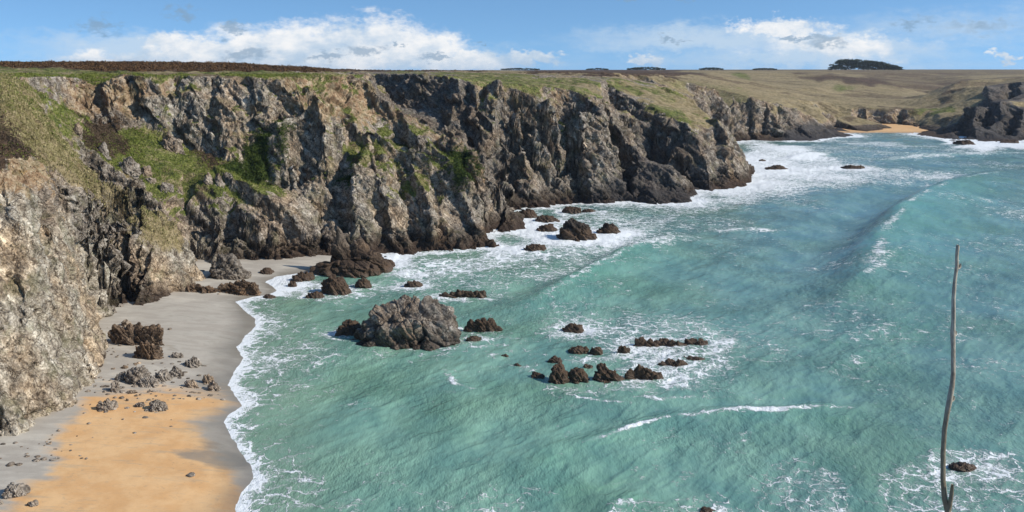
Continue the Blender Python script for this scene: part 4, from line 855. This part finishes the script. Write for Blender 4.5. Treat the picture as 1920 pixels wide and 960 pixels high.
foam += fpoly(.33, [(600, 560), (520, 560), (480, 520), (640, 525), (760, 480), (920, 465), (985, 400), (1180, 372), (1290, 384), (1380, 390), (1260, 415), (1180, 470), (1060, 520), (930, 540), (760, 545)])
foam += fpoly(.28, [(760, 480), (920, 465), (985, 400), (1020, 440), (1100, 470), (950, 500), (780, 520), (700, 500)])
foam += fpoly(.6, [(1290, 384), (1405, 345), (1385, 264), (1480, 266), (1560, 300), (1660, 318), (1840, 318), (1780, 336), (1600, 345), (1500, 366), (1400, 378)], 24)
foam += fpoly(.25, [(1400, 262), (1920, 266), (1920, 275), (1800, 300), (1500, 300)])
foam += fpoly(.75, [(1790, 262), (1920, 260), (2000, 262), (1990, 282), (1860, 284), (1780, 276)], 6)
foam += fpoly(.17, [(960, 625), (1180, 590), (1350, 615), (1430, 680), (1380, 740), (1200, 735), (1100, 760), (960, 730), (850, 700), (940, 670)], 40)
foam += fpoly(.12, [(1100, 612), (1250, 598), (1340, 622), (1350, 660), (1180, 660)]); foam += fpoly(.22, [(1190, 652), (1370, 650), (1360, 700), (1260, 725), (1180, 715)], 8)
foam += fpoly(.45, [(1640, 880), (1720, 850), (1800, 840), (1930, 850), (1960, 990), (1700, 990), (1640, 920)]); foam += fpoly(.3, [(1380, 870), (1470, 850), (1560, 880), (1620, 990), (1430, 990)]); foam += fpoly(.3, [(1140, 940), (1350, 930), (1360, 1000), (1100, 1000)], 8)
foam += fpoly(.10, [(480, 600), (640, 590), (660, 660), (620, 720), (540, 800), (500, 720)]); foam += fpoly(.6, [(1895, 725), (1960, 712), (1960, 745)], 4)
foam -= fpoly(.10, [(600, 690), (900, 670), (1100, 770), (1000, 900), (700, 960), (600, 850)], 20); foam -= fpoly(.08, [(1350, 400), (1580, 390), (1560, 560), (1400, 600), (1050, 570), (1200, 500)], 20)
cap_ = (WU > 600) & (WV > 560); foam = np.where(cap_, 1.0*np.tanh(np.maximum(foam, 0)/1.0)+np.minimum(foam, 0), foam)
Zw = np.zeros(sh); crestA = np.zeros(sh)
def crest(pts, A, wf, wb, fo=0.0, fw=1.2, jag=.6):
    """a breaking swell: steep front on the left of the line, long back on the right"""
    global foam
    P = np.array([ray0(*p) for p in pts]); out = np.full(sh, 1e9); sgn = np.zeros(sh); tt = np.zeros(sh)
    seg = np.hypot(*(P[1:]-P[:-1]).T); cum = np.concatenate([[0], np.cumsum(seg)]); tot = cum[-1]
    for k, (a, b) in enumerate(zip(P[:-1], P[1:])):
        d = b-a; l2 = (d**2).sum(); t = np.clip(((WX-a[0])*d[0]+(WY_-a[1])*d[1])/l2, 0, 1); ex = WX-(a[0]+t*d[0]); ey = WY_-(a[1]+t*d[1]); dd = np.hypot(ex, ey)
        m = dd < out; out[m] = dd[m]; sgn[m] = np.sign(d[0]*ey-d[1]*ex)[m]; tt[m] = ((cum[k]+t*seg[k])/tot)[m]
    sd_ = out*sgn+n_mid*jag     # >0 : side to the left when going along the points
    env = np.sin(np.pi*np.clip(tt, 0, 1)).clip(0, 1)**.8*np.clip(1-(out*(tt < .001)+out*(tt > .999))/wb, 0, 1)
    prof = np.where(sd_ > 0, np.exp(-(sd_/wf)**2), np.exp(-(np.abs(sd_)/wb)**1.3))
    trough = -.35*np.exp(-((sd_-wf*2.2)/(wf*1.4))**2)
    hgt = A*env*(prof+trough)
    foam = foam+fo*env*np.exp(-((sd_+fw*.5)/fw)**2)*(1+n_mid)
    return hgt, env*prof*(A > 0)
for args in [([(1600, 600), (1612, 545), (1630, 505), (1660, 450), (1710, 400), (1770, 365), (1850, 332), (1900, 322)], 4.6, 6.0, 17, .48, 1.1, .9),
             ([(960, 590), (1010, 565), (1060, 540), (1120, 510), (1180, 478), (1230, 458), (1290, 438)], 2.1, 3.4, 8, .28, 1.0, .5),
             ([(1190, 480), (1225, 462), (1270, 450), (1310, 443)], .5, 2, 4, .7, 3.0, 1.5),
             ([(1480, 300), (1510, 290), (1545, 285)], 1.2, 4, 8, .7, 6, 2), ([(1640, 302), (1720, 292), (1800, 290), (1900, 284)], .9, 4, 10, .35, 5, 2), ([(1690, 420), (1740, 395), (1800, 380)], .2, 4, 4, .25, 3, 2),
             ([(1060, 846), (1130, 828), (1200, 800), (1250, 785), (1300, 776)], .45, 1.4, 4, 1.0, .4, .5), ([(1260, 782), (1340, 775), (1400, 774), (1440, 772), (1500, 770), (1620, 762)], .5, 1.4, 4, 1.3, .75, .45),
             ([(980, 960), (1050, 850), (1100, 770)], .3, 3, 6, .0, 1, 1), ([(1130, 1000), (1160, 955), (1220, 930)], .5, 1.5, 5, .4, .8, 1), ([(1500, 650), (1580, 640), (1700, 600), (1790, 590)], .35, 3, 8, .12, 1, 1),
             ([(1560, 690), (1640, 660), (1700, 650)], .35, 2, 5, .28, .8, 1), ([(1560, 570), (1640, 520), (1690, 480)], .3, 2, 5, .3, .8, 1), ([(840, 690), (860, 720), (910, 735)], .1, 1, 2, .5, .5, .6), ([(1180, 740), (1240, 750), (1330, 740)], .1, 1, 2, .45, .5, .6), ([(1060, 735), (1130, 752), (1190, 757)], .1, 1, 2, .5, .3, .6), ([(1300, 432), (1400, 430), (1500, 428)], .2, 2, 5, .38, 2.2, 1)]:
    hgt, e = crest(*args); Zw += hgt; crestA = np.maximum(crestA, e*min(1, args[1]))
# wind sea
ang = math.radians(-38); ca, sa = math.cos(ang), math.sin(ang)
q = np.stack([(pw[:, 0]*ca+pw[:, 1]*sa)*1.0, (-pw[:, 0]*sa+pw[:, 1]*ca)*.42, pw[:, 2]], 1).astype(np.float32)
chop = fbm(q, 7, 2, seed=501)*.30+fbm(q+5, 2.6, 3, .55, 505, ridge=True)*.15+fbm(q, 1.0, 2, .6, 509, ridge=True)*.05
near_shore = np.clip(np.clip(dw/10, .12, 1)+1-swz*np.clip((780-WU)/150, 0, 1), 0, 1)
Zw += chop.reshape(sh)*near_shore; Zw *= np.where(swz, np.clip(np.clip(dw/5, .2, 1)+1-np.clip((780-WU)/150, 0, 1), 0, 1), 1)
Zw += np.clip(foam-.4, 0, .8)*.25*fbm(pw, 1.4, 3, .6, 521).reshape(sh)*near_shore
shal = np.clip(np.exp(-np.clip(dw, 0, 200)/20)*np.clip((800-WU)/250, 0, 1)*np.clip((190-WY_)/25, 0, 1)+gs(gblur(land, 5), WX, WY_)*.8, 0, 1)
def make_sea():
    m, t, b = new_mat('sea_water'); pos = t.new('ShaderNodeNewGeometry').outputs['Position']
    a = t.new('ShaderNodeVertexColor', layer_name='water'); s = t.new('ShaderNodeSeparateColor'); t.l.new(a.outputs[0], s.inputs[0]); FO, SHL, CR = s.outputs
    sp = t.new('ShaderNodeSeparateXYZ'); t.l.new(pos, sp.inputs[0])
    n0 = t.noise(pos, .035, 4, .55); n1_ = t.noise(t.map(pos, (1, .5, 1), (0, 0, math.radians(38))), .16, 5, .6)
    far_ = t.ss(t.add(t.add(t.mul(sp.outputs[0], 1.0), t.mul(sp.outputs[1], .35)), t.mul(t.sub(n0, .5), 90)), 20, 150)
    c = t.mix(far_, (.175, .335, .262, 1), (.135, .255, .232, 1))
    c = t.mix(t.ss(n1_, .35, .68), t.mix(1, c, (.72, .78, .82, 1), 'MULTIPLY'), t.mix(1, c, (1.3, 1.2, 1.15, 1), 'MULTIPLY'))
    c = t.mix(t.mul(t.ss(n0, .48, .62), .35), c, (.12, .23, .12, 1))
    c = t.mix(t.mul(t.ss(SHL, .1, .9), .55), c, (.20, .30, .20, 1))
    c = t.mix(t.mul(CR, .5), c, (.13, .38, .27, 1))  # crests tinted green: light through thin water put into the colour
    # foam lace
    w1 = t.noise(pos, .5, 4, .6, col=True); wp_ = t.vadd(pos, t.vscale(t.vadd(w1, (.5, .5, .5), 'SUBTRACT'), 3.4))
    flat_ = t.map(wp_, (1, .8, .3), (0, 0, math.radians(-15)))
    v1_ = t.voro(flat_, .42); v2_ = t.voro(flat_, 1.15); v3_ = t.voro(flat_, 2.7)
    lace = t.mx(t.mx(t.ss(v1_, .0, .11, 1, 0), t.ss(v2_, .0, .15, .8, 0)), t.ss(v3_, 0, .2, .5, 0))
    br = t.noise(t.map(wp_, (.55, 1.25, 1), (0, 0, math.radians(-10))), .8, 6, .7); patt = t.add(t.mul(lace, .40), t.mul(br, .95))      # ~ .3 .. 1.1
    thr = t.sub(1.02, t.mul(FO, .56))
    f = t.ss(patt, thr, t.add(thr, .20))
    f2 = t.mul(t.ss(t.add(FO, t.mul(t.sub(br, .5), 2.2)), .3, 1.3), .34)
    f = t.mx(f, f2); f = t.math('MINIMUM', f, 1.0)
    c = t.mix(f, c, t.mix(t.noise(pos, 2.5, 4, .7), (.62, .68, .70, 1), (.9, .9, .9, 1)))
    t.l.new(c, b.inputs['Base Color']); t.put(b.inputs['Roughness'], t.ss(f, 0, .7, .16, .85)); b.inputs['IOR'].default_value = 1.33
    rp = t.noise(t.map(pos, (1, .45, 1), (0, 0, math.radians(38))), 1.1, 6, .68); rp2 = t.noise(t.map(pos, (1, .5, 1), (0, 0, math.radians(20))), 4.5, 3, .7)
    hgt = t.add(t.mul(t.add(rp, t.mul(rp2, .25)), t.ss(t.noise(pos, .045, 3, .5), .38, .62, .35, 1.15)), t.mul(f, .35))
    t.l.new(bump(t, hgt, .42, .9), b.inputs['Normal']); return m
wm = np.ones((sh[0]-1, sh[1]-1), bool);
dq = (dw < -3.0) & swz; wm &= ~(dq[:-1, :-1] & dq[1:, 1:])
lz = gs(gblur(land, 1.0), WX, WY_) > .97; wm &= ~(lz[:-1, :-1] & lz[1:, 1:] & lz[1:, :-1] & lz[:-1, 1:])
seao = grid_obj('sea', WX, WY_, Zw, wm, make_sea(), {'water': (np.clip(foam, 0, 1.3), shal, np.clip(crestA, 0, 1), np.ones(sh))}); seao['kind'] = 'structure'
print('sea verts', len(seao.data.vertices))

# ------------------------------------------------------------------ plants
def leaf_cloud(name, C_, R_, n, leaf, mat, seed=1, flatz=1.0):
    rs = np.random.RandomState(seed); K = len(C_); d = rs.normal(size=(K, n, 3)); d /= np.linalg.norm(d, axis=2, keepdims=True); d[..., 2] = np.abs(d[..., 2])*1.0-.1
    r = rs.uniform(.55, 1.0, (K, n, 1)); ctr = (C_[:, None, :]+d*r*R_[:, None, :]).reshape(-1, 3)
    l = np.repeat(leaf if np.ndim(leaf) else np.full(K, leaf), n)[:, None, None]*rs.uniform(.6, 1.4, (K*n, 1, 1))
    tri = rs.normal(size=(K*n, 3, 3))*l*.6; tri[..., 2] *= flatz; V = (ctr[:, None, :]+tri).reshape(-1, 3)
    me = mesh_from(name, V, np.arange(K*n*3).reshape(-1, 3)); me.materials.append(mat); o = bpy.data.objects.new(name, me); COL.objects.link(o); return o
def leaf_mat(name, stops, scale=.6):
    m, t, b = new_mat(name); pos = t.new('ShaderNodeNewGeometry').outputs['Position']
    c = t.ramp(t.add(t.mul(t.noise(pos, scale, 4, .6), .6), t.mul(t.noise(pos, scale*6, 2, .6), .4)), stops)
    t.l.new(c, b.inputs['Base Color']); b.inputs['Roughness'].default_value = .9; b.inputs['Specular IOR Level'].default_value = .1; return m
def pick(w, n, seed):
    rs = np.random.RandomState(seed); w = w.ravel().astype(float); w = w/w.sum(); k = rs.choice(len(w), n, p=w)
    return np.stack([X2[k], Y2[k], Z2[k]], 1), rs
cell = np.gradient(GY, axis=0)*GY*1.7/F; infr = (GU > -200) & (GU < 2100)
C_, rs = pick(CH['heather']*cell*infr*(GY < 330)*(GY > 222)*(Z2.reshape(NR, NU) > 36)*(GU < 620), 9000, 1)
R_ = np.stack([rs.uniform(.6, 1.5, len(C_))]*2+[rs.uniform(.35, .75, len(C_))], 1)
tag(leaf_cloud('heather_scrub', C_, R_, 26, .22, leaf_mat('scrub_leaf', [(.36, (.025, .017, .01)), (.48, (.09, .05, .028)), (.58, (.17, .10, .05)), (.7, (.10, .10, .03))]), 2), 'brown heather and bracken scrub covering the plateau behind the cliff rim', 'scrub', kind='stuff')
C_, rs = pick(CH['straw']*cell*infr*(GY < 170)*(GV < 480), 16000, 3)
R_ = np.stack([np.full(len(C_), .22)]*2+[np.full(len(C_), .3)], 1)
tag(leaf_cloud('dry_grass', C_, R_, 7, .11, leaf_mat('dry_grass_blade', [(.36, (.12, .11, .035)), (.5, (.28, .24, .11)), (.64, (.44, .36, .2))]), 4, 1.8), 'dry straw coloured grass on the spur above the beach', 'grass', kind='stuff')
C_, rs = pick(CH['bush']*cell*infr*(GY < 290), 3200, 5)
R_ = np.stack([rs.uniform(.4, 1.0, len(C_))]*2+[rs.uniform(.3, .7, len(C_))], 1)
tag(leaf_cloud('green_scrub', C_, R_, 30, .16, leaf_mat('bush_leaf', [(.36, (.014, .022, .006)), (.5, (.05, .075, .018)), (.66, (.13, .16, .035))]), 6), 'dark green ivy and gorse scrub clinging to hollows of the cliffs', 'scrub', kind='stuff')
C_, rs = pick(CH['green']*cell*infr*(GY < 240)*(GV > 140), 14000, 7)
R_ = np.stack([np.full(len(C_), .3)]*2+[np.full(len(C_), .28)], 1)
tag(leaf_cloud('green_turf', C_, R_, 8, .13, leaf_mat('turf_blade', [(.36, (.05, .07, .015)), (.5, (.15, .18, .035)), (.66, (.27, .27, .08))]), 8, 1.4), 'tufts of green grass in the bowl and on the ledges of the cliffs', 'grass', kind='stuff')
C_, rs = pick(CH['heather']*cell*infr*(GY < 215)*(GY > 118), 2500, 9)
R_ = np.stack([rs.uniform(.4, .9, len(C_))]*2+[rs.uniform(.3, .6, len(C_))], 1)
tag(leaf_cloud('bare_brush', C_, R_, 26, .13, leaf_mat('brush_twig', [(.36, (.03, .022, .015)), (.5, (.10, .07, .045)), (.66, (.2, .14, .09))]), 10), 'leafless purple brown brush on the slopes of the green bowl', 'brush', kind='stuff')
M_WOOD = leaf_mat('wood_leaf', [(.36, (.012, .018, .01)), (.5, (.03, .042, .02)), (.66, (.06, .075, .035))], .12)
def wood(label, u0, u1, v0, Y, top_fn, seed, name='distant_wood'):
    rs = np.random.RandomState(seed); wdt = (u1-u0)/F*Y; hh = (131-v0)*Y/F; K = max(30, int(wdt/2.6)*9); uu = rs.uniform(0, 1, K)
    tf = top_fn(uu); zb = 40.0-(131.2-HZ)*Y/F; x = (u0+(u1-u0)*uu-960)/F*Y; y = Y+rs.uniform(-.25, .25, K)*wdt*.6
    kk = rs.uniform(.05, .95, K); zz = zb+hh*tf*kk*.92; rr = rs.uniform(.12, .2, K)*hh+1
    C1 = np.stack([x, y, zz], 1); R1 = np.stack([rr*1.3, rr*1.3, np.minimum(rr, hh*tf*.16+.5)], 1)
    tag(leaf_cloud(name, C1, R1, 90, hh*.035+.25, M_WOOD, seed), label, 'wood', kind='stuff')
wood('large dark rounded pine wood on the far right skyline', 1560, 1684, 110.5, 1500, lambda t: np.clip(np.minimum((t*5+.35), 1)*(1-.7*np.clip((t-.4)/.6, 0, 1)**1.5), .15, 1), 21)
for k, (a, b, c, lb) in enumerate([(1176, 1246, 125.5, 'low dark wood with a flat top on the skyline above the middle headland'), (940, 1012, 127.5, 'low dark hedge of trees on the skyline over the dark ravine'), (1312, 1356, 126.5, 'small low dark tree line on the skyline left of the two round woods'), (1412, 1456, 127.5, 'small low dark tree line just left of the large pine wood'), (1100, 1140, 127.5, 'tiny dark tree line left of the flat topped wood')]):
    wood(lb, a, b, c, 1700, lambda t: np.clip(.5+.6*np.sin(t*3.14), .2, 1), 30+k)

# ------------------------------------------------------------------ sea air
me = bpy.data.meshes.new('haze'); bmh = bmesh.new(); bmesh.ops.create_cube(bmh, size=1); bmh.to_mesh(me); bmh.free()
hz = bpy.data.objects.new('haze', me); COL.objects.link(hz); hz.scale = (9000, 5600, 85); hz.location = (0, 2600, 85/2-12.5); hz['kind'] = 'stuff'; hz['label'] = 'thin sea haze in the air over the bay'; hz['category'] = 'haze'
mh = bpy.data.materials.new('haze_air'); mh.use_nodes = True; TH = NT(mh.node_tree); TH.n.clear(); pv = TH.new('ShaderNodeVolumePrincipled'); oh = TH.new('ShaderNodeOutputMaterial')
pv.inputs['Color'].default_value = (.78, .88, 1, 1); pv.inputs['Density'].default_value = HAZE; pv.inputs['Anisotropy'].default_value = .2; TH.l.new(pv.outputs[0], oh.inputs['Volume']); me.materials.append(mh)
# ------------------------------------------------------------------ the viewer's own cliff top and the bare stem
vx = np.arange(-14, 15, .5); vy = np.arange(-30, 42, .5); AX, AY = np.meshgrid(vx, vy)
edge = 2.6+AX*0
AZ = np.where(AY < edge, 38.25-.02*np.abs(AX), 38.25-(AY-edge)*1.06)-np.maximum(np.abs(AX)-9, 0)**1.6*1.3
AZ += fbm(np.stack([AX.ravel(), AY.ravel(), AX.ravel()*0], 1).astype(np.float32), 1.5, 4, seed=601).reshape(AX.shape)*.1; AZ = np.maximum(AZ, -3)
zr = np.zeros(AX.shape); on = np.ones(AX.shape)
vo = grid_obj('viewpoint_headland', AX, AY, AZ, np.ones((AX.shape[0]-1, AX.shape[1]-1), bool), M_TER, {'cover': (on*.3*(AY < 4), on*.9*(AY < 4), zr, zr), 'tint': (zr, zr, zr, on)}); vo['kind'] = 'structure'
def tube(name, pts, rad, mat, parent, origin, seg=14):
    P = [Vector(p) for p in pts]; V = []; Fc = []
    for i, p in enumerate(P):
        d = (P[min(i+1, len(P)-1)]-P[max(i-1, 0)]).normalized(); a = d.cross(Vector((0, 1, 0))).normalized(); b = d.cross(a).normalized()
        for k in range(seg):
            th = 2*math.pi*k/seg; r = rad[i]*(1+.06*math.sin(3*th+i)); V.append(p+a*math.cos(th)*r+b*math.sin(th)*r-Vector(origin))
    for i in range(len(P)-1):
        for k in range(seg): Fc.append((i*seg+k, i*seg+(k+1) % seg, (i+1)*seg+(k+1) % seg, (i+1)*seg+k))
    n = len(P)*seg; Fc.append(tuple(range(seg))); Fc.append(tuple(range(n-1, n-seg-1, -1)))
    me = bpy.data.meshes.new(name); me.from_pydata([tuple(v) for v in V], [], Fc); me.update(); smooth(me); me.materials.append(mat)
    o = bpy.data.objects.new(name, me); COL.objects.link(o); o.parent = parent; return o
def make_bark():
    m, t, b = new_mat('bark'); pos = t.new('ShaderNodeNewGeometry').outputs['Position']; s = t.new('ShaderNodeSeparateXYZ'); t.l.new(pos, s.inputs[0])
    n = t.noise(t.map(pos, (1, 1, .25)), 260, 5, .65); n2 = t.noise(pos, 18, 3)
    c = t.ramp(t.add(t.mul(n, .6), t.mul(n2, .4)), [(.35, (.14, .10, .08)), (.5, (.40, .35, .27)), (.65, (.62, .58, .48))])
    c = t.mix(t.ss(s.outputs[2], 39.1, 39.4, .7, 0), c, t.mix(n, (.07, .045, .03, 1), (.22, .18, .09, 1)))
    t.l.new(c, b.inputs['Base Color']); b.inputs['Roughness'].default_value = .6; t.l.new(bump(t, n, .0015, .8), b.inputs['Normal']); return m
BARK = make_bark()
YT = 2.0
def tp(u, v, y=YT): return ((u-960)/F*y, y, H-(v-HZ)/F*y)
org = tp(1796, 1530)
tw = bpy.data.objects.new('bare_stem', None); COL.objects.link(tw); tw.location = org; tag(tw, 'single bare brown plant stem standing upright in the foreground', 'plant stem')
ctrl = [(1796, 1560), (1790, 1300), (1784, 1080), (1780, 990), (1777, 960), (1771, 935), (1768, 900), (1768, 850), (1771, 805), (1776, 775), (1781, 750), (1785.5, 722), (1787, 700), (1787, 650), (1786.5, 625), (1788, 600), (1788, 560), (1790, 530), (1792, 512), (1794, 500), (1794, 480), (1796, 462), (1796, 459)]
hw = [8, 7.5, 7, 6.5, 6.4, 6.2, 5.6, 5.4, 5.2, 5.4, 6.2, 5.4, 5.0, 4.8, 5.5, 4.6, 4.4, 4.0, 3.8, 4.3, 3.7, 3.9, 2.6]
tube('stem', [tp(*p) for p in ctrl], [h*YT/F*.82 for h in hw], BARK, tw, org)
tube('side_shoot', [tp(1777, 966), tp(1781, 945, 1.995), tp(1784.5, 925, 1.99), tp(1786, 908, 1.99)], [4.5*YT/F, 4.0*YT/F, 3.6*YT/F, 2.2*YT/F], BARK, tw, org)
for (u_, v_) in ((1794, 500), (1786, 626), (1782, 748)):
    x, y, z = tp(u_+3, v_); tube('bud', [(x, y, z-.004), (x+.003, y-.001, z+.001), (x+.0045, y-.001, z+.007)], [.0030, .0032, .0012], BARK, tw, org, 8)
